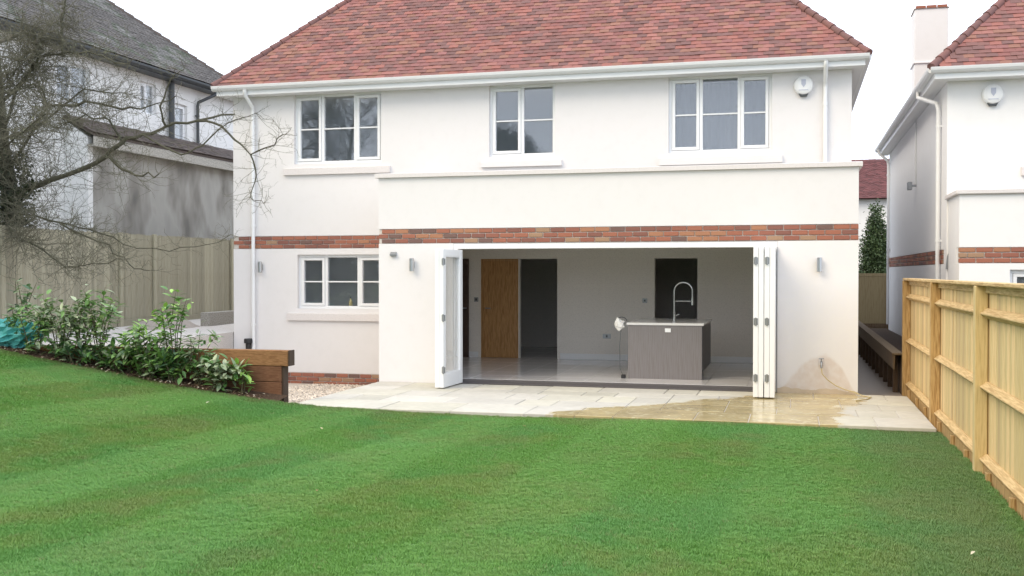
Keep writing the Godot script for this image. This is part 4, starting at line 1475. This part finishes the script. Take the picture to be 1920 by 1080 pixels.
func build_bed() -> void:
	# planted strip and the wall of railway sleepers behind it
	var s := MB.new()
	var nx := 30
	for i in nx:
		var xa := -13.0 + 6.6 * i / nx
		var xb := -13.0 + 6.6 * (i + 1) / nx
		var ya := lawn_y(xa, 3.1) + 0.0
		var yb := lawn_y(xb, 3.1) + 0.0
		s.quad(Vector3(xa, ya, 3.16), Vector3(xb, yb, 3.16), Vector3(xb, yb + 0.05, 2.83), Vector3(xa, ya + 0.05, 2.83), Vector3.UP)
	kind(obj("flower_bed", s, M.soil), "structure")
	var w := thing("sleeper_wall", "retaining wall of stacked brown timber sleepers left of the patio", "retaining wall")
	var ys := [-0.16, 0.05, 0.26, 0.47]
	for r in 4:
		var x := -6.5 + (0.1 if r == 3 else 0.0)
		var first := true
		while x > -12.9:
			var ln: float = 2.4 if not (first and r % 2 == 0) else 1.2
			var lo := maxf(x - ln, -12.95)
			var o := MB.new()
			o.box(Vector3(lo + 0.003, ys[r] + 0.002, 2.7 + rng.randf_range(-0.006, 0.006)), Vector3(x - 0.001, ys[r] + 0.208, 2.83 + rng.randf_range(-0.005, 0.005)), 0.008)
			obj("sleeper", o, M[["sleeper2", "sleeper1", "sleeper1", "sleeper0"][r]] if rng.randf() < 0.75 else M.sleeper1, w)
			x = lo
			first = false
	obj("end_post", MB.new().box(Vector3(-6.499, -0.2, 2.68), Vector3(-6.47, 0.47, 2.81), 0.006), M.sleeper_end, w)
	obj("end_cap", MB.new().box(Vector3(-6.399, 0.475, 2.68), Vector3(-6.38, 0.68, 2.835), 0.005), M.sleeper_end, w)
	var bits := []
	var shades := []
	for i in 420:
		var bx := rng.randf_range(-11.2, -6.6)
		var q := rng.randf_range(0.25, 0.6)
		bits.append(Transform3D(Basis.from_euler(Vector3(-PI / 2 + rng.randf_range(-0.5, 0.5), rng.randf() * TAU, 0)).scaled(Vector3.ONE * q), Vector3(bx, lawn_y(bx, 3.1) + 0.04, rng.randf_range(2.88, 3.2))))
		shades.append([Color(0.3, 0.22, 0.13), Color(0.16, 0.1, 0.06), Color(0.5, 0.44, 0.34), Color(0.1, 0.08, 0.05)][i % 4])
	scatter("leaf_litter", leaf_mesh(1), M.foliage, bits, shades)
	# low concrete wall by the side passage
	var c := MB.new()
	c.box(Vector3(-11.5, 0.3, -9.6), Vector3(-11.3, 0.9, -3.4), 0.01)
	tag(obj("low_wall", c, M.concrete), "low pale concrete wall at the side of the house", "wall")
	# heap of gravel at the foot of the left fence
	var hp := MB.new()
	var f := FastNoiseLite.new()
	f.seed = 2
	f.frequency = 2.0
	var pt := func(i: int, j: int) -> Vector3:
		var a := TAU * i / 24.0
		var q := j / 8.0
		var p := Vector3(cos(a) * q * 0.9, 0, sin(a) * q * 1.1)
		p.y = 0.3 * (0.5 + 0.5 * cos(q * PI)) * (1.0 + 0.4 * f.get_noise_2d(p.x, p.z))
		return p
	for i in 24:
		for j in 8:
			hp.quad(pt.call(i, j), pt.call((i + 1) % 24, j), pt.call((i + 1) % 24, j + 1), pt.call(i, j + 1), Vector3.UP)
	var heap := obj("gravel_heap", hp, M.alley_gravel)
	heap.position = Vector3(-12.0, 0.57, -2.9)
	tag(heap, "grey heap of gravel beside the left fence", "gravel heap")
	# teal plastic sheet bundled at the left
	var tb := MB.new()
	var g := FastNoiseLite.new()
	g.seed = 9
	g.frequency = 3.5
	var pb := func(i: int, j: int) -> Vector3:
		var a := TAU * i / 28.0
		var b := PI * j / 14.0
		var q := Vector3(cos(a) * sin(b) * 0.42, cos(b) * 0.2, sin(a) * sin(b) * 0.22)
		return q * (1.0 + 0.55 * g.get_noise_3dv(q * 2.6))
	for i in 28:
		for j in 14:
			var a: Vector3 = pb.call(i, j)
			tb.quad(a, pb.call((i + 1) % 28, j), pb.call((i + 1) % 28, j + 1), pb.call(i, j + 1), a)
	var bundle := obj("plastic_sheet", tb, M.teal)
	bundle.position = Vector3(-10.65, 0.84, 2.85)
	tag(bundle, "crumpled teal plastic sheet at the left end of the bed", "plastic sheet")
	# shrubs
	rng.seed = 41
	var at := func(x: float, z: float) -> Vector3: return Vector3(x, lawn_y(x, 3.1) + 0.02, z)
	shrub("laurel_shrub", "tallest dark green shrub standing in the bed near its middle", at.call(-9.15, 2.98), 1.22, 0.38, 9, 125, ["leaf0", "leaf1", "leaf1", "leaf2", "leaf3"])
	shrub("laurel_shrub", "wide grey green shrub left of the tallest one", at.call(-9.75, 2.98), 0.88, 0.48, 9, 130, ["leaf2", "leaf3", "leaf2", "leaf3", "leaf1"])
	shrub("laurel_shrub", "small yellow green shrub just right of the tallest one", at.call(-8.72, 2.92), 0.72, 0.26, 6, 60, ["leaf4", "leaf1", "leaf4", "leaf1"], Vector3(0.2, 0, 0))
	shrub("laurel_shrub", "upright shrub with bright lime green tip before the left house corner", at.call(-8.02, 2.95), 1.2, 0.27, 7, 95, ["leaf1", "leaf4", "leaf1", "leaf0"])
	shrub("laurel_shrub", "thin open shrub with pale leaves right of the lime tipped one", at.call(-7.65, 2.95), 0.75, 0.3, 6, 60, ["leaf2", "leaf3", "leaf0"])
	shrub("laurel_shrub", "low dark shrub spreading against the sleepers below the tallest one", at.call(-8.85, 3.02), 0.34, 0.42, 8, 90, ["leaf0", "leaf5", "leaf2", "leaf1"])
	shrub("laurel_shrub", "rounded mid green shrub in front of the sleeper wall", at.call(-7.98, 3.02), 0.42, 0.36, 8, 95, ["leaf1", "leaf0", "leaf1", "leaf5"])
	shrub("laurel_shrub", "low grey green shrub nearest the end of the sleeper wall", at.call(-7.3, 3.04), 0.42, 0.36, 9, 115, ["leaf2", "leaf3", "leaf2", "leaf3", "leaf0"])
	shrub("laurel_shrub", "sparse sprig of bright leaves at the sleeper wall's right end", at.call(-6.98, 2.98), 0.42, 0.1, 3, 22, ["leaf1", "leaf4"])
	shrub("laurel_shrub", "leafy shrub beside the teal plastic sheet", at.call(-10.2, 2.98), 0.66, 0.4, 8, 95, ["leaf0", "leaf2", "leaf1", "leaf3"])
	shrub("laurel_shrub", "bushy grey green shrub filling the gap right of the yellow green one", at.call(-8.4, 2.97), 0.6, 0.4, 8, 90, ["leaf2", "leaf1", "leaf3", "leaf0"])
	shrub("laurel_shrub", "shrub with mixed leaves between the tallest and the wide grey green one", at.call(-9.45, 2.95), 0.85, 0.36, 8, 90, ["leaf2", "leaf1", "leaf3", "leaf1"])
	shrub("laurel_shrub", "low spreading shrub hiding the sleepers below the lime tipped one", at.call(-8.3, 3.06), 0.36, 0.36, 8, 70, ["leaf0", "leaf1", "leaf2"])
	shrub("laurel_shrub", "low leafy shrub at the lawn's edge below the wide grey green one", at.call(-9.5, 3.06), 0.3, 0.42, 8, 70, ["leaf2", "leaf0", "leaf5"])
	shrub("laurel_shrub", "tall wispy shrub at the left edge before the fence", at.call(-10.62, 2.7), 0.95, 0.3, 6, 40, ["leaf5", "leaf0", "leaf2"])


func build_fittings() -> void:
	# alarm boxes
	for a in [[Vector3(0.12, 4.66, -2.0), "round white alarm box under the eaves of the main house", ], [Vector3(2.85, 4.37, -1.8), "round white alarm box under the eaves of the right house"]]:
		var t := thing("alarm_box", a[1], "alarm box", a[0], "alarm boxes")
		var out := Transform3D(Basis(Vector3.RIGHT, PI / 2), Vector3.ZERO)
		obj("cover", MB.new().lathe(out, [Vector2(0.15, 0.0), Vector2(0.15, 0.05), Vector2(0.135, 0.075), Vector2(0.09, 0.088), Vector2(0.0, 0.092)], 28), M.plastic, t)
		var e := MB.new()
		e.extrude([Vector2(-0.035, 0.075), Vector2(0.035, 0.075), Vector2(0.035, 0.0), Vector2(0.0, -0.05), Vector2(-0.035, 0.0)], Vector3(0, 0.01, 0.09), Vector3(0, 0.01, 0.0945), Vector3.RIGHT, Vector3.UP)
		e.box(Vector3(-0.07, -0.085, 0.084), Vector3(0.07, -0.075, 0.09))
		obj("emblem", e, M.emblem, t)
		var lamp := MB.new()
		lamp.extrude([Vector2(-0.09, -0.1), Vector2(0.09, -0.1), Vector2(0.05, -0.175), Vector2(-0.05, -0.175)], Vector3(0, 0, 0.0), Vector3(0, 0, 0.055), Vector3.RIGHT, Vector3.UP)
		obj("strobe_lens", lamp, M.black_pipe, t)
	# up-and-down wall lights
	for a in [[Vector3(-5.71, 1.82, 0), "small steel wall light left of the folding doors"], [Vector3(0.33, 1.81, 0), "small steel wall light on the pier right of the folding doors"], [Vector3(-9.38, 1.8, -2), "small steel wall light beside the left downpipe"]]:
		var t := thing("wall_light", a[1], "wall light", a[0], "steel wall lights")
		obj("backplate", MB.new().box(Vector3(-0.03, -0.05, 0.0), Vector3(0.03, 0.05, 0.02), 0.004), M.steel, t)
		obj("barrel", MB.new().lathe(Transform3D(Basis(), Vector3(0, 0, 0.065)), [Vector2(0.0, -0.1), Vector2(0.032, -0.1), Vector2(0.037, -0.095), Vector2(0.037, 0.095), Vector2(0.032, 0.1), Vector2(0.0, 0.1)], 18), M.steel, t)
		obj("bracket", MB.new().box(Vector3(-0.012, -0.015, 0.02), Vector3(0.012, 0.015, 0.03)), M.steel, t)
	# vent cover
	var v := thing("wall_vent", "small grey vent cover near the top of the left pier", "vent", Vector3(-6.03, 1.99, 0))
	obj("hood", MB.new().extrude([Vector2(0, -0.03), Vector2(0.05, -0.03), Vector2(0.05, -0.005), Vector2(0.0, 0.03)], Vector3(-0.05, 0, 0), Vector3(0.05, 0, 0), Vector3.BACK, Vector3.UP), M.rim, v)
	obj("slot", MB.new().box(Vector3(-0.04, -0.034, 0.006), Vector3(0.04, -0.03, 0.044)), M.dark, v)
	# tap and hose on the right pier
	var t := thing("garden_tap", "brass garden tap on the damp pier right of the doors", "tap", Vector3(0.36, 0.42, 0))
	obj("plate", MB.new().box(Vector3(-0.035, -0.02, 0), Vector3(0.035, 0.08, 0.012), 0.004), M.stone, t)
	obj("body", MB.new().tube([Vector3(0, 0.03, 0.01), Vector3(0, 0.03, 0.09), Vector3(0, 0.0, 0.115), Vector3(0, -0.05, 0.118)], [0.016, 0.016, 0.015, 0.014], 10), M.rim, t)
	obj("handle", MB.new().tube([Vector3(0, 0.03, 0.06), Vector3(0, 0.075, 0.06)], [0.008, 0.008], 8).box(Vector3(-0.035, 0.072, 0.052), Vector3(0.035, 0.084, 0.068), 0.003), M.rim, t)
	var hs := MB.new()
	var path := [Vector3(0.36, 0.375, 0.118), Vector3(0.37, 0.29, 0.12), Vector3(0.44, 0.21, 0.1), Vector3(0.55, 0.13, 0.08), Vector3(0.68, 0.075, 0.07), Vector3(0.8, 0.045, 0.09), Vector3(0.9, 0.012, 0.2), Vector3(1.0, 0.012, 0.38), Vector3(0.93, 0.012, 0.62), Vector3(0.78, 0.012, 0.8)]
	var rr := []
	for p in path:
		rr.append(0.007)
	tag(obj("hose", hs.tube(path, rr, 8), M.hose), "thin tan hose drooping from the garden tap to the patio", "hose")
	# cap of an overflow pipe above the sleepers
	var d := thing("pipe_cap", "small black pipe cap at the foot of the left downpipe", "pipe cap", Vector3(-9.6, 0.42, -1.9))
	obj("cap", MB.new().lathe(Transform3D(), [Vector2(0.0, 0.08), Vector2(0.07, 0.08), Vector2(0.08, 0.06), Vector2(0.08, 0.0), Vector2(0.05, -0.01), Vector2(0.05, -0.72)], 14), M.dark, d)
	# sockets and switch on the kitchen's back wall
	for a in [[Vector3(-3.39, 0.51, -4.1), 0.15, "double steel socket low on the kitchen's back wall", "socket"], [Vector3(-2.68, 1.18, -4.1), 0.09, "steel light switch left of the dark opening behind the island", "switch"], [Vector3(-5.94, 1.18, -4.1), 0.085, "dark light switch left of the oak door", "switch"]]:
		var q := thing("wall_" + a[3], a[2], a[3], a[0])
		obj("plate", MB.new().box(Vector3(-a[1] / 2, -0.043, 0), Vector3(a[1] / 2, 0.043, 0.008), 0.003), M.rim, q)
		obj("rocker", MB.new().box(Vector3(-0.015, -0.02, 0.008), Vector3(0.015, 0.02, 0.013), 0.002), M.dark, q)
	# bottle on the sill inside the ground floor window
	var b := thing("bottle", "small yellow bottle inside the ground floor window", "bottle", Vector3(-7.72, 1.05, -2.2))
	obj("glass", MB.new().lathe(Transform3D(), [Vector2(0, 0), Vector2(0.032, 0), Vector2(0.034, 0.02), Vector2(0.034, 0.12), Vector2(0.014, 0.16), Vector2(0.013, 0.19)], 14), M.bottle, b)
	obj("cap", MB.new().lathe(Transform3D(), [Vector2(0.015, 0.185), Vector2(0.015, 0.215), Vector2(0, 0.216)], 12), M.dark, b)
	# curtain in the right bedroom
	var cu := MB.new()
	for i in 60:
		var xa := -1.95 + 1.5 * i / 60.0
		var xb := -1.95 + 1.5 * (i + 1) / 60.0
		var za := -2.42 + 0.012 * sin(i * 1.1)
		var zb := -2.42 + 0.012 * sin((i + 1) * 1.1)
		cu.quad(Vector3(xa, 3.6, za), Vector3(xb, 3.6, zb), Vector3(xb, 4.85, zb), Vector3(xa, 4.85, za), Vector3.BACK)
	tag(obj("curtain", cu, M.curtain), "pale pleated curtain inside the right upper window", "curtain")
	# floodlight and conduit on the right house's flank, utility box at its corner
	var fl := thing("floodlight", "grey floodlight with conduit on the flank of the right house", "floodlight", Vector3(2.22, 3.35, -6.0))
	obj("lamp_head", MB.new().box(Vector3(-0.16, -0.08, -0.09), Vector3(-0.08, 0.07, 0.09), 0.01), M.rim, fl)
	obj("arm", MB.new().box(Vector3(-0.08, -0.02, -0.02), Vector3(0.0, 0.02, 0.02)), M.rim, fl)
	obj("conduit", MB.new().tube([Vector3(-0.014, 0.04, 0), Vector3(-0.014, 1.23, 0)], [0.012, 0.012], 8), M.gutter, fl)
	var ub := thing("utility_box", "white utility box with dark cables at the corner of the right house", "utility box", Vector3(2.29, 2.3, -1.8))
	obj("box", MB.new().box(Vector3(-0.05, -0.06, 0), Vector3(0.08, 0.14, 0.1), 0.006), M.plastic, ub)
	obj("aerial", MB.new().box(Vector3(-0.02, 0.2, 0.02), Vector3(0.04, 0.32, 0.07), 0.006).tube([Vector3(0.03, 0.14, 0.05), Vector3(0.04, 0.48, 0.05)], [0.008, 0.006], 6), M.black_pipe, ub)
	obj("cable", MB.new().tube([Vector3(0.03, -0.06, 0.05), Vector3(0.02, -0.2, 0.06), Vector3(-0.05, -0.36, 0.05), Vector3(-0.07, -0.55, 0.03)], [0.03, 0.026, 0.02, 0.016], 8), M.rim, ub)


func build_bare_tree() -> void:
	rng.seed = 77
	var t := thing("bare_tree", "leafless tree leaning over the left fence with mossy branches", "tree")
	obj("trunk", MB.new().tube([Vector3(-13.6, -0.4, -0.6), Vector3(-13.45, 1.4, -0.5), Vector3(-13.35, 2.7, -0.35), Vector3(-13.5, 4.0, -0.3), Vector3(-13.7, 6.2, -0.3), Vector3(-13.6, 7.6, -0.5)], [0.24, 0.2, 0.17, 0.1, 0.06, 0.02], 12), M.bark, t)
	var limbs := [
		[0.05, [Vector3(-13.35, 2.9, -0.3), Vector3(-12.9, 3.1, 0.0), Vector3(-11.75, 3.35, 0.2), Vector3(-11.03, 3.63, 0.2), Vector3(-10.72, 3.85, 0.2), Vector3(-10.42, 3.98, 0.1), Vector3(-10.04, 4.11, 0.0), Vector3(-9.52, 4.2, -0.1), Vector3(-8.95, 4.31, -0.3)]],
		[0.03, [Vector3(-10.98, 3.62, 0.2), Vector3(-10.59, 3.38, 0.4), Vector3(-10.15, 3.25, 0.5), Vector3(-9.78, 3.27, 0.6)]],
		[0.028, [Vector3(-13.45, 3.6, 0.0), Vector3(-12.72, 4.77, 0.3), Vector3(-12.25, 5.31, 0.3), Vector3(-11.58, 5.34, 0.4), Vector3(-11.0, 5.25, 0.5), Vector3(-10.34, 5.04, 0.6)]],
		[0.03, [Vector3(-11.69, 5.28, 0.4), Vector3(-11.81, 5.79, 0.3), Vector3(-11.82, 6.17, 0.2), Vector3(-11.85, 6.8, 0.2)]],
		[0.03, [Vector3(-13.6, 5.5, 0.2), Vector3(-12.43, 5.69, 0.5), Vector3(-12.12, 5.63, 0.5), Vector3(-12.16, 5.39, 0.5), Vector3(-12.47, 5.21, 0.5), Vector3(-12.98, 4.87, 0.3)]],
		[0.018, [Vector3(-13.36, 2.6, 0.0), Vector3(-12.82, 2.31, 0.3), Vector3(-12.22, 2.2, 0.6), Vector3(-11.38, 1.79, 0.8), Vector3(-11.12, 1.81, 0.8), Vector3(-10.68, 1.84, 0.9), Vector3(-10.17, 1.9, 1.0)]],
		[0.02, [Vector3(-13.36, 2.75, 0.0), Vector3(-12.58, 2.68, 0.3), Vector3(-11.64, 2.52, 0.6), Vector3(-10.75, 2.19, 0.8), Vector3(-10.32, 1.96, 0.9), Vector3(-9.96, 1.76, 1.0), Vector3(-9.69, 1.73, 1.0)]],
		[0.014, [Vector3(-11.64, 2.52, 0.6), Vector3(-11.05, 2.4, 0.6), Vector3(-10.52, 2.16, 0.5), Vector3(-9.73, 2.04, 0.4), Vector3(-9.1, 2.15, 0.3), Vector3(-8.74, 2.31, 0.2)]],
		[0.022, [Vector3(-9.52, 4.2, -0.1), Vector3(-9.08, 4.1, -0.1), Vector3(-8.78, 3.85, 0.0), Vector3(-8.44, 3.59, 0.1), Vector3(-7.96, 3.72, 0.2), Vector3(-7.82, 3.88, 0.2)]],
		[0.013, [Vector3(-8.44, 3.59, 0.1), Vector3(-8.34, 3.25, 0.1), Vector3(-8.39, 2.9, 0.2), Vector3(-8.15, 2.79, 0.2)]],
		[0.018, [Vector3(-10.42, 3.98, 0.1), Vector3(-9.57, 3.6, 0.3), Vector3(-9.26, 3.74, 0.2), Vector3(-8.82, 4.12, 0.1), Vector3(-8.34, 4.25, 0.1)]],
		[0.028, [Vector3(-13.4, 3.2, 0.0), Vector3(-12.49, 4.06, 0.2), Vector3(-12.08, 4.48, 0.3), Vector3(-12.23, 4.81, 0.3), Vector3(-13.04, 4.83, 0.3)]],
		[0.025, [Vector3(-12.08, 4.48, 0.3), Vector3(-11.43, 4.55, 0.2), Vector3(-10.79, 4.41, 0.1), Vector3(-10.4, 4.45, 0.0), Vector3(-9.85, 4.61, 0.0)]],
		[0.03, [Vector3(-13.6, 4.3, 0.0), Vector3(-12.58, 5.05, 0.2), Vector3(-12.25, 5.31, 0.3)]],
		[0.02, [Vector3(-10.04, 4.11, 0.0), Vector3(-10.02, 4.41, 0.2), Vector3(-9.76, 4.81, 0.3), Vector3(-9.51, 4.97, 0.3)]],
		[0.02, [Vector3(-10.72, 3.85, 0.2), Vector3(-10.9, 4.21, 0.3), Vector3(-11.28, 4.3, 0.4), Vector3(-11.8, 4.1, 0.4)]],
		[0.025, [Vector3(-13.4, 3.4, 0.1), Vector3(-12.7, 3.8, 0.6), Vector3(-12.0, 3.95, 1.0), Vector3(-11.4, 4.2, 1.2)]],
		[0.025, [Vector3(-13.4, 3.9, 0.0), Vector3(-12.8, 4.3, -0.4), Vector3(-12.0, 4.9, -0.5), Vector3(-11.2, 4.8, -0.5)]],
	]
	var tw := MB.new()
	var moss := []
	var moss_tints := []
	for k in limbs.size():
		var p: Array = limbs[k][1]
		var r0: float = limbs[k][0]
		var rr := []
		for i in p.size():
			rr.append(lerpf(r0, r0 * 0.3, float(i) / (p.size() - 1)))
		# kinks between the given points
		var q := []
		var qr := []
		for i in p.size() - 1:
			for s in 3:
				var j := Vector3(rng.randfn(), rng.randfn(), rng.randfn()) * (0.022 if s else 0.0)
				q.append((p[i] as Vector3).lerp(p[i + 1], s / 3.0) + j)
				qr.append(lerpf(rr[i], rr[i + 1], s / 3.0) * rng.randf_range(0.9, 1.15))
		q.append(p[-1])
		qr.append(rr[-1])
		obj("limb", MB.new().tube(q, qr, 7), M.pale_bark if k == 4 else M.bark, t)
		# side twigs, thicker towards the trunk
		for i in range(1, q.size()):
			var at: Vector3 = q[i]
			var inner := clampf((-9.6 - at.x) / 3.0, 0.12, 1.0)
			var count := int(round(inner * 11.0 + rng.randf()))
			for c in count:
				twig(tw, at, (q[i] - q[i - 1]).normalized(), rng.randf_range(0.35, 1.0) * (0.45 + 0.55 * inner), 0.004 + 0.003 * inner, 0)
				if inner > 0.35:
					for g in 2:
						moss.append(Transform3D(Basis.from_euler(Vector3(rng.randf() * TAU, rng.randf() * TAU, 0)).scaled(Vector3.ONE * rng.randf_range(0.2, 0.42)), at + Vector3(rng.randfn(), rng.randfn(), rng.randfn()) * 0.07))
						moss_tints.append(Color(0.13, 0.135, 0.075) * rng.randf_range(0.5, 1.7))
		twig(tw, q[-1], (q[-1] - q[-2]).normalized(), 0.3, 0.006, 1)
	scatter("lichen", leaf_mesh(0), M.foliage, moss, moss_tints, t)
	var o := obj("twigs", tw, M.twig, t)
	kind(o, "stuff")
	# ivy round the trunk and the root of the lowest limb
	var iv := thing("ivy", "dark ivy round the tree trunk above the left fence", "ivy")
	var where := []
	var tints := []
	for i in 2400:
		var a := rng.randf() * TAU
		var y := rng.randf_range(1.6, 3.8)
		var rad := rng.randf_range(0.12, 0.34) * (1.0 - 0.2 * absf(y - 2.7))
		var b := Basis.from_euler(Vector3(rng.randf() * TAU, rng.randf() * TAU, rng.randf() * TAU)).scaled(Vector3.ONE * rng.randf_range(0.5, 1.0))
		where.append(Transform3D(b, Vector3(-13.38 + cos(a) * rad * 1.1, y, -0.4 + sin(a) * rad * 1.2)))
		tints.append(Color(0.022, 0.035, 0.012) * rng.randf_range(0.6, 1.6))
	for i in 700:
		var f := rng.randf()
		var p := Vector3(-13.3, 2.85, 0).lerp(Vector3(-12.5, 3.2, 0.1), f * f)
		where.append(Transform3D(Basis.from_euler(Vector3(rng.randf() * TAU, rng.randf() * TAU, rng.randf() * TAU)).scaled(Vector3.ONE * rng.randf_range(0.4, 0.8)), p + Vector3(rng.randfn(), rng.randfn(), rng.randfn()) * 0.13 * (1.0 - 0.6 * f)))
		tints.append(Color(0.03, 0.042, 0.014) * rng.randf_range(0.6, 1.6))
	scatter("foliage", leaf_mesh(1), M.foliage, where, tints, iv)


func twig(mb: MB, from: Vector3, along: Vector3, length: float, r: float, depth: int) -> void:
	var d := (along * rng.randf_range(0.0, 0.9) + Vector3(rng.randfn(), rng.randfn() * 0.8 + 0.15, rng.randfn()) * 0.75).normalized()
	var p := [from]
	var n := 4
	for i in n:
		d = (d + Vector3(rng.randfn(), rng.randfn() + 0.1, rng.randfn()) * 0.24).normalized()
		p.append(p[-1] + d * length / n)
	mb.tube(p, [r, r * 0.85, r * 0.7, r * 0.55, r * 0.35], 3, false)
	if depth < 2:
		for i in range(1, n + 1):
			if rng.randf() < 0.72:
				twig(mb, p[i], d, length * rng.randf_range(0.35, 0.6), r * 0.6, depth + 1)


func build_behind() -> void:
	# the end of the garden behind the viewer, which the window panes mirror
	leafy_tree("evergreen_tree", "large dark evergreen tree at the end of the garden", Vector3(-16.6, -0.4, 41), 10.6, 3.2, 2600, Color(0.045, 0.06, 0.025), 0.08)
	rng.seed = 63
	for b in [[Vector3(-26.5, -0.4, 38), "tall leafless tree at the left end of the garden"], [Vector3(-31, -0.4, 43), "leafless tree standing furthest back behind the garden"]]:
		var t := thing("bare_tree", b[1], "tree", b[0])
		var tr := MB.new()
		tr.tube([Vector3(0, 0, 0), Vector3(0.1, 4, 0), Vector3(0.9, 8, 0.1), Vector3(1.6, 13, 0)], [0.3, 0.22, 0.13, 0.03], 10)
		var tw := MB.new()
		for i in 40:
			var h := rng.randf_range(3.5, 12.0)
			var a := rng.randf() * TAU
			var from := Vector3(0.1 + maxf(h - 4.0, 0.0) * 0.18, h, 0)
			var d := Vector3(cos(a), 0.8, sin(a)).normalized()
			var ln := rng.randf_range(2.0, 4.5)
			tr.tube([from, from + d * ln * 0.5, from + d * ln + Vector3(0, 0.4, 0)], [0.05, 0.03, 0.012], 6)
			for k in 14:
				twig(tw, from + d * ln * rng.randf_range(0.3, 1.0), d, rng.randf_range(1.0, 2.4), 0.012, 0)
		obj("trunk", tr, M.bark, t)
		kind(obj("twigs", tw, M.twig, t), "stuff")
	leafy_tree("evergreen_tree", "lower round evergreen at the far right end of the garden", Vector3(-9.5, -0.4, 42), 7.2, 3.0, 2000, Color(0.05, 0.07, 0.025), 0.08)
	var hg := thing("hedge", "tall clipped hedge across the end of the garden", "hedge", Vector3(-10, -0.4, 36))
	rng.seed = 5
	var where := []
	var tints := []
	for i in 9000:
		where.append(Transform3D(Basis.from_euler(Vector3(rng.randf() * TAU, rng.randf() * TAU, 0)).scaled(Vector3.ONE * rng.randf_range(0.3, 0.55)), Vector3(rng.randf_range(-22, 22), rng.randf_range(0, 4.2 + 0.3 * sin(i * 0.01)), rng.randf_range(-0.6, 0.6))))
		tints.append(Color(0.05, 0.075, 0.03) * rng.randf_range(0.5, 1.4))
	scatter("foliage", clump_mesh(8, 20, 0.22), M.foliage, where, tints, hg)


func build_grass() -> void:
	rng.seed = 300
	var tufts := []
	for k in 3:
		var mb := MB.new()
		for i in 18:
			var a := rng.randf() * TAU
			var o := Vector3(rng.randf_range(-0.022, 0.022), -0.004, rng.randf_range(-0.022, 0.022))
			var hgt := rng.randf_range(0.014, 0.026)
			var lean := Vector3(cos(a), 0, sin(a)) * rng.randf_range(0.2, 1.1) * hgt + Vector3(0, 0, 0.3 * hgt)
			var w := Vector3(-sin(a), 0, cos(a)) * 0.0015
			var mid := o + Vector3(0, hgt * 0.6, 0) + lean * 0.4
			var tip := o + Vector3(0, hgt, 0) + lean
			mb.quad(o - w, o + w, mid + w * 0.8, mid - w * 0.8, Vector3.UP + lean * 10.0)
			mb.tri(mid - w * 0.8, mid + w * 0.8, tip, Vector3.UP + lean * 10.0)
		tufts.append(mb.mesh())
	var f := FastNoiseLite.new()
	f.seed = 21
	f.frequency = 0.35
	f.fractal_octaves = 3
	var f2 := FastNoiseLite.new()
	f2.seed = 22
	f2.frequency = 2.2
	f2.fractal_octaves = 3
	var where := [[], [], []]
	var tints := [[], [], []]
	for i in 400000:
		var x := rng.randf_range(-12.9, 1.53)
		var z := 3.0 + 10.4 * rng.randf()
		# thinner where only the edge of the view looks
		if z < lawn_edge(x) + 0.02 * f2.get_noise_2d(x * 6.0, 1.0) * 3.0:
			continue
		var u := x + (z - 3.0) * (0.035 + 0.05 * clampf((-x - 1.0) / 5.0, 0.0, 1.2)) + 0.06 * f.get_noise_2d(x * 2.0, z * 2.0)
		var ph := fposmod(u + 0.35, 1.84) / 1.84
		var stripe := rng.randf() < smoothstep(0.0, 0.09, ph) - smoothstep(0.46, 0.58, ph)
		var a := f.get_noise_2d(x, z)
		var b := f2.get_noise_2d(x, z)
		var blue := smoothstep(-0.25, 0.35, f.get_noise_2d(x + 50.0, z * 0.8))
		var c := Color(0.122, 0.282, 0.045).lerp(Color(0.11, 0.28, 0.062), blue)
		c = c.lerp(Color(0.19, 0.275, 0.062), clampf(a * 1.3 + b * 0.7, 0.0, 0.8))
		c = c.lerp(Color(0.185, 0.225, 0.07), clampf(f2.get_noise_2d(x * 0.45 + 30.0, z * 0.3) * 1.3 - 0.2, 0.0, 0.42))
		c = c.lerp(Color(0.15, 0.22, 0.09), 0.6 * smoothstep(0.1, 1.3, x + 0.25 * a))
		if stripe:  # lighter tint painted in for the sheen of blades leaned by mowing
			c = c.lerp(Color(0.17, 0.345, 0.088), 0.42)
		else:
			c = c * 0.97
		var edge := z - lawn_edge(x)
		if edge < 0.3 and rng.randf() < 0.75 - 2.2 * edge:
			c = c.lerp(Color(0.17, 0.15, 0.07), 0.6)
		var straw := rng.randf()
		if straw < 0.012 + 0.03 * clampf(b, 0.0, 1.0):
			c = Color(0.22, 0.24, 0.1)
		c *= rng.randf_range(0.96, 1.14)
		c.a = 1.0
		var turn := (0.0 if stripe else PI) + rng.randf_range(-0.5, 0.5)
		var sc := rng.randf_range(0.75, 1.2)
		var k := rng.randi() % 3
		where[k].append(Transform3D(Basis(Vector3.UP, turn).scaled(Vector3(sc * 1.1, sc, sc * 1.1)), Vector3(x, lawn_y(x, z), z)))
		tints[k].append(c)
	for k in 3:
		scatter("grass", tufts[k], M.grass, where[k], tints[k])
	# a few fallen leaves
	var lw := []
	var lt := []
	for i in 9:
		var x := rng.randf_range(-10.0, 1.3)
		var z := rng.randf_range(3.4, 9.5)
		lw.append(Transform3D(Basis.from_euler(Vector3(-PI / 2 + rng.randf_range(-0.3, 0.3), rng.randf() * TAU, 0)).scaled(Vector3.ONE * rng.randf_range(0.25, 0.5)), Vector3(x, lawn_y(x, z) + 0.04, z)))
		lt.append([Color(0.5, 0.42, 0.25), Color(0.3, 0.17, 0.07), Color(0.6, 0.55, 0.4)][i % 3])
	scatter("fallen_leaves", leaf_mesh(1), M.foliage, lw, lt)
